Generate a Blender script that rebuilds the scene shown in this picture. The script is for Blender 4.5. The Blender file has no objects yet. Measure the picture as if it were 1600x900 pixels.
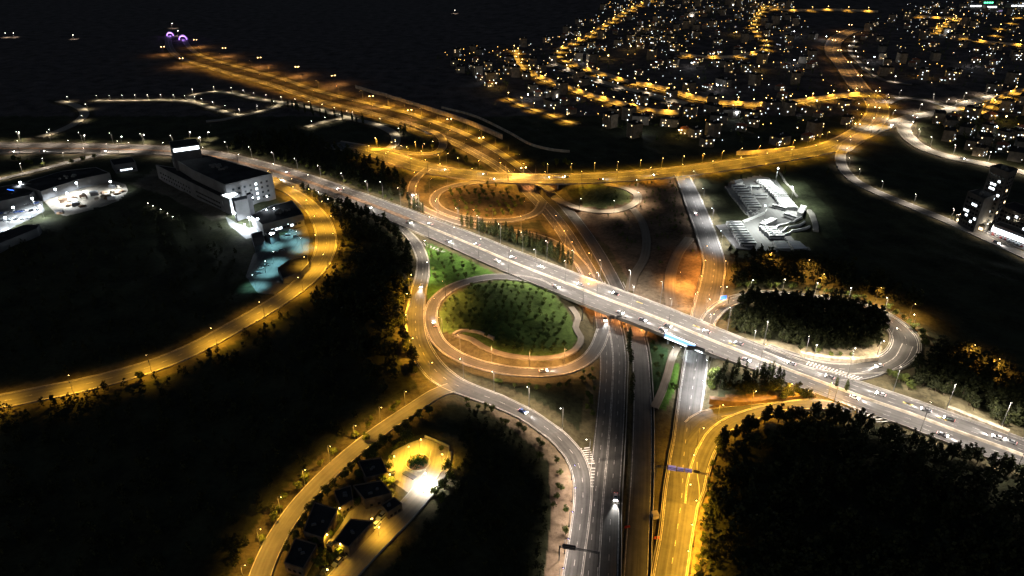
import bpy, bmesh, math, random
import numpy as np
from mathutils import Vector, Matrix

rnd = random.Random(7)
S = bpy.context.scene
COL = S.collection
R = math.radians
PI = math.pi

# ---------------------------------------------------------------- camera, sky, moon, exposure
CH = 210.0                      # drone height over the interchange
PITCH = R(28.0)
F = 1067.0                      # focal length in pixels of a 1600 wide frame
cam = bpy.data.cameras.new('camera')
cam.sensor_width = 36.0
cam.lens = 36.0 * F / 1600.0
cam.clip_start = 1.0
cam.clip_end = 20000.0
cam_o = bpy.data.objects.new('camera', cam)
COL.objects.link(cam_o)
cam_o.location = (0, 0, CH)
cam_o.rotation_euler = (PI / 2 - PITCH, 0, 0)
S.camera = cam_o

W = bpy.data.worlds.new('World')
S.world = W
W.use_nodes = True
wn = W.node_tree
sky = wn.nodes.new('ShaderNodeTexSky')
sky.sky_type = 'NISHITA'
sky.sun_disc = False
sky.sun_elevation = R(24)
sky.sun_rotation = R(200)
wn.nodes['Background'].inputs['Strength'].default_value = 0.016
wn.links.new(sky.outputs[0], wn.nodes['Background'].inputs['Color'])

ml = bpy.data.lights.new('moon', 'SUN')
ml.energy = 0.012
ml.angle = R(0.5)
ml.color = (1.0, 0.95, 0.9)
mo = bpy.data.objects.new('moon', ml)
COL.objects.link(mo)
mo.rotation_euler = (R(66), 0, R(20))

S.view_settings.view_transform = 'Standard'
S.view_settings.look = 'None'
S.view_settings.exposure = 0.0
S.view_settings.gamma = 1.0
cy = S.cycles
cy.use_denoising = True
cy.max_bounces = 4
cy.diffuse_bounces = 2
cy.glossy_bounces = 2
cy.transmission_bounces = 2
cy.transparent_max_bounces = 4
cy.sample_clamp_indirect = 3.0
cy.caustics_reflective = False
cy.caustics_refractive = False
cy.use_light_tree = True
cy.adaptive_threshold = 0.006

LP = 1.0                        # overall lamp power

# ---------------------------------------------------------------- pixels to ground
CP, SP = math.cos(PITCH), math.sin(PITCH)


def hill(x, y):
    """height of the smooth valley floor and the rising town slope"""
    t = np.clip((np.asarray(y, float) - 800.0) / 400.0, 0, None)
    e = np.clip((np.asarray(x, float) + 150.0) / 400.0, 0, 1)
    return 18.0 * np.minimum(t * t / (1 + t), 3.0) * e


def G(px, py, off=0.0):
    """ground point (x, y, z) under pixel of the 1600x900 photograph, off metres above the valley floor"""
    u = (px - 800.0) / F
    v = (py - 450.0) / F
    dx, dy, dz = u, CP - v * SP, -SP - v * CP
    z = off
    for _ in range(40):
        t = (z - CH) / dz
        z = float(hill(dx * t, dy * t)) + off
    t = (z - CH) / dz
    return np.array((dx * t, dy * t, z))


def poly(px, off=0.0):
    return np.array([G(a, b, off) for a, b in px])


def inside(P, poly2):
    """numpy point in polygon"""
    x, y = P[:, 0], P[:, 1]
    r = np.zeros(len(P), bool)
    n = len(poly2)
    j = n - 1
    for i in range(n):
        xi, yi = poly2[i][:2]
        xj, yj = poly2[j][:2]
        c = ((yi > y) != (yj > y)) & (x < (xj - xi) * (y - yi) / (yj - yi + 1e-12) + xi)
        r ^= c
        j = i
    return r


# ---------------------------------------------------------------- words
ONES = ['', 'first', 'second', 'third', 'fourth', 'fifth', 'sixth', 'seventh', 'eighth', 'ninth', 'tenth', 'eleventh',
        'twelfth', 'thirteenth', 'fourteenth', 'fifteenth', 'sixteenth', 'seventeenth', 'eighteenth', 'nineteenth']
TENS = {2: ('twenty', 'twentieth'), 3: ('thirty', 'thirtieth'), 4: ('forty', 'fortieth'), 5: ('fifty', 'fiftieth'),
        6: ('sixty', 'sixtieth'), 7: ('seventy', 'seventieth'), 8: ('eighty', 'eightieth'), 9: ('ninety', 'ninetieth')}


def nth(n):
    if n < 20:
        return ONES[n]
    if n >= 100:
        return 'hundred-and-' + nth(n - 100) if n > 100 else 'hundredth'
    a, b = divmod(n, 10)
    return TENS[a][1] if b == 0 else TENS[a][0] + '-' + ONES[b]


# ---------------------------------------------------------------- materials
def mat(name, col, rough=0.8, noise=0.25, scale=0.3, col2=None, metal=0.0, spec=0.3, detail=4.0, vcol=None):
    m = bpy.data.materials.new(name)
    m.use_nodes = True
    nt = m.node_tree
    b = nt.nodes['Principled BSDF']
    b.inputs['Roughness'].default_value = rough
    b.inputs['Metallic'].default_value = metal
    b.inputs['Specular IOR Level'].default_value = spec
    tc = nt.nodes.new('ShaderNodeTexCoord')
    n = nt.nodes.new('ShaderNodeTexNoise')
    n.inputs['Scale'].default_value = scale
    n.inputs['Detail'].default_value = detail
    nt.links.new(tc.outputs['Object'], n.inputs['Vector'])
    r = nt.nodes.new('ShaderNodeValToRGB')
    c2 = col2 or tuple(max(0, c * (1 - noise)) for c in col)
    c1 = col if col2 else tuple(min(1, c * (1 + noise)) for c in col)
    r.color_ramp.elements[0].position = 0.35
    r.color_ramp.elements[1].position = 0.65
    r.color_ramp.elements[0].color = (*c2, 1)
    r.color_ramp.elements[1].color = (*c1, 1)
    nt.links.new(n.outputs['Fac'], r.inputs['Fac'])
    nt.links.new(r.outputs['Color'], b.inputs['Base Color'])
    return m


def emit(name, col, strength):
    m = bpy.data.materials.new(name)
    m.use_nodes = True
    nt = m.node_tree
    b = nt.nodes['Principled BSDF']
    b.inputs['Base Color'].default_value = (0.5, 0.5, 0.5, 1)
    b.inputs['Emission Color'].default_value = (*col, 1)
    b.inputs['Emission Strength'].default_value = strength
    m.cycles.emission_sampling = 'NONE'
    return m


def leafmat(name, col, var=0.5, hue=(1.25, 1.1, 0.7)):
    m = bpy.data.materials.new(name)
    m.use_nodes = True
    nt = m.node_tree
    b = nt.nodes['Principled BSDF']
    b.inputs['Roughness'].default_value = 0.75
    b.inputs['Specular IOR Level'].default_value = 0.2
    geo = nt.nodes.new('ShaderNodeNewGeometry')
    n = nt.nodes.new('ShaderNodeTexNoise')
    n.inputs['Scale'].default_value = 0.45
    n.inputs['Detail'].default_value = 5
    nt.links.new(geo.outputs['Position'], n.inputs['Vector'])
    r = nt.nodes.new('ShaderNodeValToRGB')
    r.color_ramp.elements[0].position = 0.3
    r.color_ramp.elements[1].position = 0.7
    r.color_ramp.elements[0].color = (*[c * (1 - var) for c in col], 1)
    r.color_ramp.elements[1].color = (*[min(1, c * (1 + var) * h) for c, h in zip(col, hue)], 1)
    nt.links.new(n.outputs['Fac'], r.inputs['Fac'])
    nt.links.new(r.outputs['Color'], b.inputs['Base Color'])
    return m


def asphaltmat(name, c0, c1):
    """asphalt worn along the wheel tracks (UV: u metres across, v metres along) with patches"""
    m = bpy.data.materials.new(name)
    m.use_nodes = True
    nt = m.node_tree
    b = nt.nodes['Principled BSDF']
    b.inputs['Roughness'].default_value = 0.78
    b.inputs['Specular IOR Level'].default_value = 0.35
    uv = nt.nodes.new('ShaderNodeUVMap')
    mp = nt.nodes.new('ShaderNodeMapping')
    mp.inputs['Scale'].default_value = (0.9, 0.018, 1)
    nt.links.new(uv.outputs[0], mp.inputs[0])
    n1 = nt.nodes.new('ShaderNodeTexNoise')
    n1.inputs['Scale'].default_value = 1.0
    n1.inputs['Detail'].default_value = 6
    nt.links.new(mp.outputs[0], n1.inputs['Vector'])
    n2 = nt.nodes.new('ShaderNodeTexNoise')
    n2.inputs['Scale'].default_value = 0.22
    n2.inputs['Detail'].default_value = 7
    n2.inputs['Roughness'].default_value = 0.7
    nt.links.new(uv.outputs[0], n2.inputs['Vector'])
    mx = nt.nodes.new('ShaderNodeMath')
    mx.operation = 'MULTIPLY_ADD'
    mx.inputs[1].default_value = 0.6
    nt.links.new(n1.outputs['Fac'], mx.inputs[0])
    m2 = nt.nodes.new('ShaderNodeMath')
    m2.operation = 'MULTIPLY'
    m2.inputs[1].default_value = 0.4
    nt.links.new(n2.outputs['Fac'], m2.inputs[0])
    nt.links.new(m2.outputs[0], mx.inputs[2])
    r = nt.nodes.new('ShaderNodeValToRGB')
    r.color_ramp.elements[0].position = 0.34
    r.color_ramp.elements[1].position = 0.66
    r.color_ramp.elements[0].color = (*c0, 1)
    r.color_ramp.elements[1].color = (*c1, 1)
    nt.links.new(mx.outputs[0], r.inputs['Fac'])
    nt.links.new(r.outputs['Color'], b.inputs['Base Color'])
    return m


M = dict(
    asphalt=asphaltmat('asphalt', (0.036, 0.035, 0.034), (0.098, 0.094, 0.089)),
    new_asphalt=asphaltmat('dark asphalt', (0.022, 0.022, 0.022), (0.062, 0.06, 0.058)),
    pale_asphalt=asphaltmat('pale asphalt', (0.07, 0.068, 0.065), (0.13, 0.125, 0.12)),
    yard=asphaltmat('yard concrete', (0.105, 0.105, 0.105), (0.16, 0.158, 0.155)),
    paving=asphaltmat('plaza paving', (0.16, 0.13, 0.10), (0.28, 0.24, 0.19)),
    track=asphaltmat('gravel track', (0.16, 0.14, 0.11), (0.30, 0.26, 0.21)),
    dirt=asphaltmat('trodden dirt', (0.13, 0.10, 0.07), (0.24, 0.19, 0.14)),
    paint=mat('road paint', (0.40, 0.385, 0.36), 0.6, 0.45, 0.8),
    yellowpaint=mat('yellow road paint', (0.55, 0.42, 0.10), 0.6, 0.3, 0.8),
    concrete=mat('concrete', (0.33, 0.31, 0.28), 0.85, 0.25, 0.15),
    palestone=mat('pale stone', (0.42, 0.37, 0.29), 0.9, 0.3, 0.25),
    stone2=mat('grey stone', (0.30, 0.27, 0.23), 0.9, 0.3, 0.25),
    darkwall=mat('dark cladding', (0.10, 0.10, 0.11), 0.6, 0.3, 0.1),
    panelwall=mat('grey wall panels', (0.15, 0.15, 0.155), 0.7, 0.2, 0.1),
    roof=mat('bitumen roof', (0.032, 0.032, 0.033), 0.95, 0.4, 0.1, spec=0.05),
    whiteroof=mat('white roof', (0.40, 0.40, 0.40), 0.8, 0.25, 0.2),
    redroof=mat('red tiles', (0.22, 0.075, 0.04), 0.85, 0.3, 1.5),
    metal=mat('galvanised metal', (0.16, 0.16, 0.16), 0.5, 0.15, 1.0, metal=0.5),
    darkmetal=mat('dark metal', (0.04, 0.04, 0.045), 0.5, 0.2, 1.0),
    glass=mat('dark glass', (0.02, 0.025, 0.03), 0.15, 0.2, 0.5, spec=0.6),
    rubber=mat('rubber', (0.015, 0.015, 0.015), 0.9, 0.2, 3),
    bark=mat('bark', (0.09, 0.065, 0.045), 0.95, 0.35, 2),
    rock=mat('pale limestone', (0.40, 0.34, 0.25), 0.95, 0.35, 0.5),
    wood=mat('soil bank', (0.16, 0.10, 0.06), 0.95, 0.4, 0.3),
    white=mat('white paint', (0.62, 0.62, 0.62), 0.35, 0.08, 0.5, spec=0.5),
    silver=mat('silver paint', (0.35, 0.36, 0.38), 0.3, 0.06, 0.5, metal=0.4),
    black=mat('black paint', (0.02, 0.02, 0.022), 0.25, 0.1, 0.5, spec=0.5),
    red=mat('red paint', (0.35, 0.03, 0.02), 0.35, 0.1, 0.5, spec=0.5),
    blue=mat('blue paint', (0.04, 0.09, 0.3), 0.35, 0.1, 0.5, spec=0.5),
    grey=mat('grey paint', (0.14, 0.14, 0.15), 0.35, 0.1, 0.5, spec=0.5),
    orange=mat('orange plastic', (0.6, 0.12, 0.04), 0.6, 0.1, 1),
    signblue=mat('blue sign sheet', (0.05, 0.16, 0.55), 0.5, 0.1, 1),
    signback=mat('sign back', (0.09, 0.09, 0.09), 0.6, 0.15, 1),
    olive=leafmat('olive leaves', (0.085, 0.13, 0.042)),
    pine=leafmat('pine needles', (0.021, 0.028, 0.013)),
    cypress=leafmat('cypress leaves', (0.03, 0.042, 0.018)),
    broad=leafmat('broad leaves', (0.06, 0.085, 0.025)),
    wpale=emit('pale lens', (1.0, 0.9, 0.75), 22),
    wcool=emit('cool lens', (0.85, 0.95, 1.0), 22),
    wyel=emit('yellow lens', (1.0, 0.66, 0.22), 22),
    wora=emit('orange lens', (1.0, 0.55, 0.2), 24),
    winw=emit('warm lit window', (1.0, 0.72, 0.38), 4),
    winc=emit('cool lit window', (0.85, 0.95, 1.0), 4.5),
    winy=emit('yellow lit window', (1.0, 0.62, 0.18), 4),
    head=emit('headlight', (1.0, 0.93, 0.82), 45),
    tail=emit('tail light', (1.0, 0.06, 0.03), 1.6),
    blueglow=emit('blue backlit panel', (0.16, 0.42, 1.0), 1.6),
    whiteglow=emit('white tube', (0.85, 0.95, 1.0), 4.5),
    bluesign=emit('blue backlit sign', (0.03, 0.12, 1.0), 7),
    purple=emit('violet arch light', (0.42, 0.2, 1.0), 4.5),
    violetsign=emit('violet lit sign', (0.62, 0.45, 1.0), 0.35),
    greensign=emit('green backlit sign', (0.1, 1.0, 0.45), 5),
    violetlens=emit('violet lens', (0.5, 0.45, 1.0), 14),
)


# ---------------------------------------------------------------- mesh building
class MB:
    def __init__(s):
        s.v, s.f, s.uv = [], [], []

    def add(s, vs, fs):
        o = len(s.v)
        s.v.extend([tuple(map(float, v)) for v in vs])
        s.f.extend([tuple(i + o for i in f) for f in fs])

    def box(s, c, d, rz=0.0, taper=1.0):
        cx, cy_, cz = c
        hx, hy, hz = d[0] / 2, d[1] / 2, d[2] / 2
        ca, sa = math.cos(rz), math.sin(rz)
        vs = []
        for z, k in ((-hz, 1.0), (hz, taper)):
            for x, y in ((-hx, -hy), (hx, -hy), (hx, hy), (-hx, hy)):
                x, y = x * k, y * k
                vs.append((cx + x * ca - y * sa, cy_ + x * sa + y * ca, cz + z))
        s.add(vs, [(3, 2, 1, 0), (4, 5, 6, 7), (0, 1, 5, 4), (1, 2, 6, 5), (2, 3, 7, 6), (3, 0, 4, 7)])
        return s

    def tube(s, pts, rad, n=8):
        """tube through points with radius (or list of radii)"""
        P = [Vector(p) for p in pts]
        if not isinstance(rad, (list, tuple)):
            rad = [rad] * len(P)
        o = len(s.v)
        for i, p in enumerate(P):
            a = P[max(0, i - 1)]
            b = P[min(len(P) - 1, i + 1)]
            t = (b - a).normalized()
            x = t.orthogonal().normalized() if abs(t.z) < 0.99 else Vector((1, 0, 0))
            if abs(t.z) < 0.99:
                x = t.cross(Vector((0, 0, 1))).normalized()
            y = t.cross(x).normalized()
            for k in range(n):
                q = p + (x * math.cos(2 * PI * k / n) + y * math.sin(2 * PI * k / n)) * rad[i]
                s.v.append(tuple(q))
        for i in range(len(P) - 1):
            for k in range(n):
                a = o + i * n + k
                b = o + i * n + (k + 1) % n
                s.f.append((a, b, b + n, a + n))
        s.f.append(tuple(o + k for k in range(n - 1, -1, -1)))
        s.f.append(tuple(o + (len(P) - 1) * n + k for k in range(n)))
        return s

    def ball(s, c, r, n=8, m=5, sz=1.0):
        o = len(s.v)
        c = Vector(c)
        s.v.append(tuple(c + Vector((0, 0, -r * sz))))
        for i in range(1, m):
            a = -PI / 2 + PI * i / m
            for k in range(n):
                b = 2 * PI * k / n
                s.v.append(tuple(c + Vector((r * math.cos(a) * math.cos(b), r * math.cos(a) * math.sin(b), r * sz * math.sin(a)))))
        s.v.append(tuple(c + Vector((0, 0, r * sz))))
        top = len(s.v) - 1
        for k in range(n):
            s.f.append((o, o + 1 + (k + 1) % n, o + 1 + k))
            s.f.append((top, o + 1 + (m - 2) * n + k, o + 1 + (m - 2) * n + (k + 1) % n))
        for i in range(m - 2):
            for k in range(n):
                a = o + 1 + i * n + k
                b = o + 1 + i * n + (k + 1) % n
                s.f.append((a, b, b + n, a + n))
        return s

    def prism(s, P, z0, z1):
        """vertical prism over a polygon of (x, y)"""
        n = len(P)
        A = sum(P[i][0] * P[(i + 1) % n][1] - P[(i + 1) % n][0] * P[i][1] for i in range(n))
        Q = list(P) if A > 0 else list(P)[::-1]
        vs = [(p[0], p[1], z0) for p in Q] + [(p[0], p[1], z1) for p in Q]
        fs = [tuple(range(n - 1, -1, -1)), tuple(range(n, 2 * n))]
        for i in range(n):
            j = (i + 1) % n
            fs.append((i, j, j + n, i + n))
        s.add(vs, fs)
        return s

    def mesh(s, name, m, smooth=False):
        me = bpy.data.meshes.new(name)
        me.from_pydata(s.v, [], s.f)
        me.materials.append(m)
        if s.uv:
            u = me.uv_layers.new(name='UVMap')
            arr = np.array(s.uv, np.float32)
            li = np.zeros(len(me.loops), np.int32)
            me.loops.foreach_get('vertex_index', li)
            u.data.foreach_set('uv', arr[li].ravel())
        if smooth:
            me.polygons.foreach_set('use_smooth', [True] * len(me.polygons))
        me.update()
        return me

    def build(s, name, m, parent=None, loc=None, rz=None, smooth=False):
        return link(name, s.mesh(name, m, smooth), parent, loc, rz)


def link(name, data, parent=None, loc=None, rz=None):
    o = bpy.data.objects.new(name, data)
    COL.objects.link(o)
    if parent is not None:
        o.parent = parent
    if loc is not None:
        o.location = loc
    if rz is not None:
        o.rotation_euler = (0, 0, rz)
    return o


USED = {}


def tag(o, label, cat, group=None, kind=None):
    o['label'] = label
    o['category'] = cat
    if group:
        o['group'] = group
    if kind:
        o['kind'] = kind
    return o


def thing(name, label, cat, loc=(0, 0, 0), rz=0.0, group=None, kind=None):
    o = bpy.data.objects.new(name, None)
    o.empty_display_size = 0.5
    COL.objects.link(o)
    o.location = loc
    o.rotation_euler = (0, 0, rz)
    return tag(o, label, cat, group, kind)


def copy_tree(src, label, loc, rz=0.0, scale=1.0, group=None):
    """the thing, its parts and their sub-parts"""
    c = src.copy()
    COL.objects.link(c)
    c.location = loc
    c.rotation_euler = (0, 0, rz)
    c.scale = (scale,) * 3 if not isinstance(scale, (tuple, list)) else scale
    c['label'] = label
    if group:
        c['group'] = group
    for ch in src.children:
        d = ch.copy()
        COL.objects.link(d)
        d.parent = c
        for g in ch.children:
            e = g.copy()
            COL.objects.link(e)
            e.parent = d
    return c


class Proto:
    """first use moves the original, later uses copy it"""

    def __init__(s, root):
        s.root, s.used = root, False

    def put(s, label, loc, rz=0.0, scale=1.0, group=None):
        if s.used:
            return copy_tree(s.root, label, loc, rz, scale, group)
        s.used = True
        o = s.root
        o.location = loc
        o.rotation_euler = (0, 0, rz)
        o.scale = (scale,) * 3 if not isinstance(scale, (tuple, list)) else scale
        o['label'] = label
        if group:
            o['group'] = group
        return o

    def finish(s):
        if not s.used:
            for ch in list(s.root.children_recursive):
                bpy.data.objects.remove(ch)
            bpy.data.objects.remove(s.root)


# ---------------------------------------------------------------- roads as world paths
class Path:
    def __init__(s, pts, hw, offs, step=5.0):
        """pts Nx2 control points, hw half widths, offs heights over the valley floor; Catmull-Rom, resampled"""
        C = np.column_stack([np.asarray(pts, float)[:, :2], np.asarray(hw, float), np.asarray(offs, float)])
        C2 = np.vstack([2 * C[0] - C[1], C, 2 * C[-1] - C[-2]])
        C2[0, 2:], C2[-1, 2:] = C[0, 2:], C[-1, 2:]
        out = []
        for i in range(1, len(C2) - 2):
            p0, p1, p2, p3 = C2[i - 1], C2[i], C2[i + 1], C2[i + 2]
            # centripetal style tangents keep hairpins smooth
            L = np.linalg.norm(p2[:2] - p1[:2])
            L0 = max(np.linalg.norm(p1[:2] - p0[:2]), 1e-6)
            L2 = max(np.linalg.norm(p3[:2] - p2[:2]), 1e-6)
            m1 = (p2 - p0) / (L + L0) * L
            m2 = (p3 - p1) / (L + L2) * L
            n = max(2, int(L / 1.5))
            for k in range(n):
                t = k / n
                h = ((2 * t**3 - 3 * t**2 + 1) * p1 + (t**3 - 2 * t**2 + t) * m1 + (-2 * t**3 + 3 * t**2) * p2 + (t**3 - t**2) * m2)
                h[2:] = p1[2:] + (p2[2:] - p1[2:]) * (t * t * (3 - 2 * t))
                out.append(h)
        out.append(C[-1])
        D = np.array(out)
        d = np.r_[0, np.cumsum(np.linalg.norm(np.diff(D[:, :2], axis=0), axis=1))]
        s.L = d[-1]
        n = max(3, int(s.L / step) + 1)
        s.s = np.linspace(0, s.L, n)
        s.D = np.column_stack([np.interp(s.s, d, D[:, k]) for k in range(4)])
        t = np.gradient(s.D[:, :2], axis=0)
        s.t = t / np.linalg.norm(t, axis=1)[:, None]
        s.n = np.column_stack([-s.t[:, 1], s.t[:, 0]])
        s.hw = s.D[:, 2]
        s.z = hill(s.D[:, 0], s.D[:, 1]) + s.D[:, 3]
        s.layer = 0.15

    def at(s, d, lat=0.0, dz=0.0):
        """world point at distance d, lat metres to the left, and heading"""
        x = np.interp(d, s.s, s.D[:, 0]); y = np.interp(d, s.s, s.D[:, 1])
        nx = np.interp(d, s.s, s.n[:, 0]); ny = np.interp(d, s.s, s.n[:, 1])
        k = math.hypot(nx, ny); nx, ny = nx / k, ny / k
        z = np.interp(d, s.s, s.z)
        return (float(x + nx * lat), float(y + ny * lat), float(z + s.layer + dz)), math.atan2(-nx, ny)

    def hwat(s, d):
        return float(np.interp(d, s.s, s.hw))

    def near(s, p):
        """distance along the path nearest to a world point, and the lateral offset"""
        q = s.D[:, :2] - np.asarray(p[:2])
        i = int(np.argmin((q * q).sum(1)))
        return float(s.s[i]), float(-(q[i] * s.n[i]).sum())


def sweep(mb, p, prof, d0=None, d1=None, closed=False, fr=None, dz=0.0):
    """prof: list of (lateral, z); lateral may be ('f', k, extra): k * half width + extra"""
    i0 = 0 if d0 is None else int(np.searchsorted(p.s, d0))
    i1 = len(p.s) if d1 is None else int(np.searchsorted(p.s, d1)) + 1
    i1 = min(i1, len(p.s))
    if i1 - i0 < 2:
        return
    o = len(mb.v)
    n = len(prof)
    for i in range(i0, i1):
        for lat, z in prof:
            l = lat[1] * p.hw[i] + lat[2] if isinstance(lat, tuple) else lat
            mb.v.append((p.D[i, 0] + p.n[i, 0] * l, p.D[i, 1] + p.n[i, 1] * l, p.z[i] + p.layer + z + dz))
            mb.uv.append((l, p.s[i]))
    m = n if closed else n - 1
    for i in range(i1 - i0 - 1):
        for k in range(m):
            a = o + i * n + k
            b = o + i * n + (k + 1) % n
            mb.f.append((a, a + n, b + n, b))
    if closed:
        mb.f.append(tuple(o + k for k in range(n)))
        e = o + (i1 - i0 - 1) * n
        mb.f.append(tuple(e + k for k in range(n - 1, -1, -1)))


ROADS = {}


def road(key, px, width, label, off=0.0, material='asphalt', cat='road', kerb=True, lines=(), dash=(), name='road', step=5.0,
         bridge=None, rail=None, kerbmat='concrete'):
    pts, offs, hws = [], [], []
    for q in px:
        o = q[2] if len(q) > 2 and q[2] is not None else off
        w = q[3] if len(q) > 3 else width
        pts.append(G(q[0], q[1], o))
        offs.append(o)
        hws.append(w / 2)
    p = Path(pts, hws, offs, step)
    return finish_road(key, p, label, material, cat, kerb, lines, dash, name, bridge, rail, kerbmat)


def finish_road(key, p, label, material, cat, kerb, lines, dash, name, bridge, rail, kerbmat='concrete'):
    p.layer = 0.15 + 0.014 * len(ROADS)
    p.bridge = bridge
    ROADS[key] = p
    mb = MB()
    sweep(mb, p, [(('f', 1, 0.3), -0.9), (('f', 1, 0.3), 0), (('f', 0.33, 0), 0.0), (('f', -0.33, 0), 0.0), (('f', -1, -0.3), 0), (('f', -1, -0.3), -0.9)])
    root = mb.build(name, M[material])
    tag(root, label, cat, kind='structure')
    if kerb:
        for sg in (1, -1):
            k = MB()
            sweep(k, p, [(('f', sg, sg * 0.05), 0.004), (('f', sg, sg * 0.05), 0.13), (('f', sg, sg * 0.4), 0.13), (('f', sg, sg * 0.4), -0.85)][::sg])
            k.build('kerb', M[kerbmat], root)
    for fr, ex in lines:
        k = MB()
        sweep(k, p, [(('f', fr, ex + 0.12), 0.006), (('f', fr, ex - 0.12), 0.006)])
        k.build('edge_line', M['paint'], root)
    for fr, ex in dash:
        k = MB()
        d = 2.0
        while d < p.L - 5:
            sub_dash(k, p, d, d + 3.0, fr, ex)
            d += 9.0
        k.build('lane_line', M['paint'], root)
    if rail:
        for sg in rail:
            k = MB()
            sweep(k, p, [(('f', sg, sg * 0.9), 0.02), (('f', sg, sg * 0.9), 0.85), (('f', sg, sg * 1.15), 0.85), (('f', sg, sg * 1.15), -0.8)][::sg])
            k.build('barrier', M['concrete'], root)
    p.root = root
    return p


def sub_dash(mb, p, d0, d1, fr, ex, w=0.085):
    vs = []
    for d in (d0, d1):
        for e in (w, -w):
            q, _ = p.at(d, fr * p.hwat(d) + ex + e, 0.008)
            vs.append(q)
    o = len(mb.v)
    mb.v.extend(vs)
    mb.uv.extend([(0, 0)] * 4)
    mb.f.append((o, o + 2, o + 3, o + 1))


# main motorway, from its two edges in the picture: (x, upper edge, lower edge)
EDGE = [(-140, 221, 240), (-60, 222, 240), (0, 224, 241), (100, 225, 240), (180, 227, 240), (260, 230, 243), (330, 237, 252),
        (400, 251, 269), (470, 270, 291), (540, 294, 317), (600, 315, 341), (653, 333, 365), (700, 350, 386), (747, 369, 407),
        (789, 387, 425), (867, 416, 458), (940, 443, 488), (1010, 468, 516), (1060, 489, 534), (1127, 518, 560), (1180, 539, 579),
        (1240, 562, 602), (1300, 583, 626), (1357, 602, 649), (1420, 623, 671), (1500, 653, 701), (1600, 690, 737), (1720, 737, 790), (1880, 800, 861), (2080, 878, 948)]
cp, hw = [], []
for x, a, b in EDGE:
    A, B = G(x, a)[:2], G(x, b)[:2]
    # true width is the distance across the road, not down the picture
    cp.append((A + B) / 2)
    hw.append(np.linalg.norm(A - B) / 2)
cp = np.array(cp)
tt = np.gradient(cp, axis=0)
tt /= np.linalg.norm(tt, axis=1)[:, None]
for i, (x, a, b) in enumerate(EDGE):
    A, B = G(x, a)[:2], G(x, b)[:2]
    nrm = np.array((-tt[i][1], tt[i][0]))
    hw[i] = abs(np.dot(A - B, nrm)) / 2
print('main half widths', [round(h, 1) for h in hw])
hw = np.convolve(np.r_[hw[0], hw[0], hw, hw[-1], hw[-1]], np.ones(5) / 5, 'valid')
pm = Path(cp, hw, np.zeros(len(cp)), 5.0)
b0, _ = pm.near(G(862, 436))
b1, _ = pm.near(G(1140, 545))
main = finish_road('main', pm, 'wide white-lit motorway crossing from the upper left corner down to the right edge', 'asphalt', 'motorway',
                   False, [(0.965, 0), (-0.965, 0), (0.07, 0), (-0.07, 0)], [(0.35, 0), (0.64, 0), (-0.35, 0), (-0.64, 0)], 'motorway', (b0, b1), None)

LOW = -7.0
hwyL = road('hwyL', [(262, 55, 0, 12), (266, 75, 0, 12), (283, 91, 0, 12), (325, 105, 0, 12), (370, 118, -1, 12), (425, 133, -2, 13), (500, 158, -3, 13), (560, 172, -4, 13), (600, 183, -5, 13),
                     (650, 200, LOW, 13), (700, 218, LOW, 13), (740, 238, LOW, 13), (780, 262, LOW, 13), (815, 290, LOW, 13), (852, 325, LOW, 13),
                     (880, 360, LOW, 13), (904, 400, LOW, 13), (924, 435, LOW, 13), (942, 475, LOW, 13), (953, 520, LOW, 15.0),
                     (958, 560, LOW, 14.5), (957, 600, LOW, 13.5), (954, 650, LOW, 13.5), (950, 700, LOW, 13.5), (944, 760, LOW, 13.8), (941, 800, LOW, 14), (938, 850, LOW, 14.5), (934, 910, LOW, 15), (929, 990, LOW, 15)],
            14, 'dark four-lane highway carriageway running under both bridges to the lower edge, beside the tree median', LOW, 'asphalt', 'highway',
            False, [(0.97, 0), (-0.97, 0), (0.0, 0.3), (0.0, -0.3)], [(0.5, 0), (-0.5, 0)], 'highway')
hwyR = road('hwyR', [(287, 60, 0), (295, 73, 0), (312, 86, 0), (345, 97, 0), (400, 112, -1), (440, 123, -2), (500, 143, -3), (560, 158, -4), (620, 172, -5),
                     (680, 191, LOW), (730, 211, LOW), (770, 232, LOW), (808, 258, LOW), (845, 288, LOW), (880, 320, LOW), (912, 360, LOW), (938, 400, LOW),
                     (962, 445, LOW), (983, 490, LOW), (998, 540, LOW), (1003, 600, LOW), (1004, 660, LOW), (1002, 740, LOW), (999, 800, LOW), (996, 850, LOW), (993, 910, LOW), (988, 990, LOW)],
            9.0, 'narrower dark highway carriageway right of the tree median, running under both bridges', LOW, 'asphalt', 'highway',
            False, [(0.95, 0), (-0.95, 0)], [], 'highway')
upper = road('upper', [(520, 226), (560, 233), (600, 243), (650, 259), (700, 269), (760, 277), (820, 280), (900, 280), (980, 276), (1060, 269), (1130, 260), (1200, 249),
                       (1260, 239), (1300, 229), (1338, 212), (1362, 192), (1372, 172), (1364, 155), (1345, 140), (1330, 120), (1316, 100), (1303, 85), (1302, 68), (1318, 54), (1345, 44)],
             25, 'broad yellow-lit road with a bridge over the highway, running up into the hillside town', 0, 'asphalt', 'road', True,
             [(0.95, 0), (-0.95, 0), (0.05, 0), (-0.05, 0)], [(0.5, 0), (-0.5, 0)], 'road', rail=(1, -1))
u0, _ = upper.near(G(800, 280)); u1, _ = upper.near(G(905, 280))
upper.bridge = (u0, u1)
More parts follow.
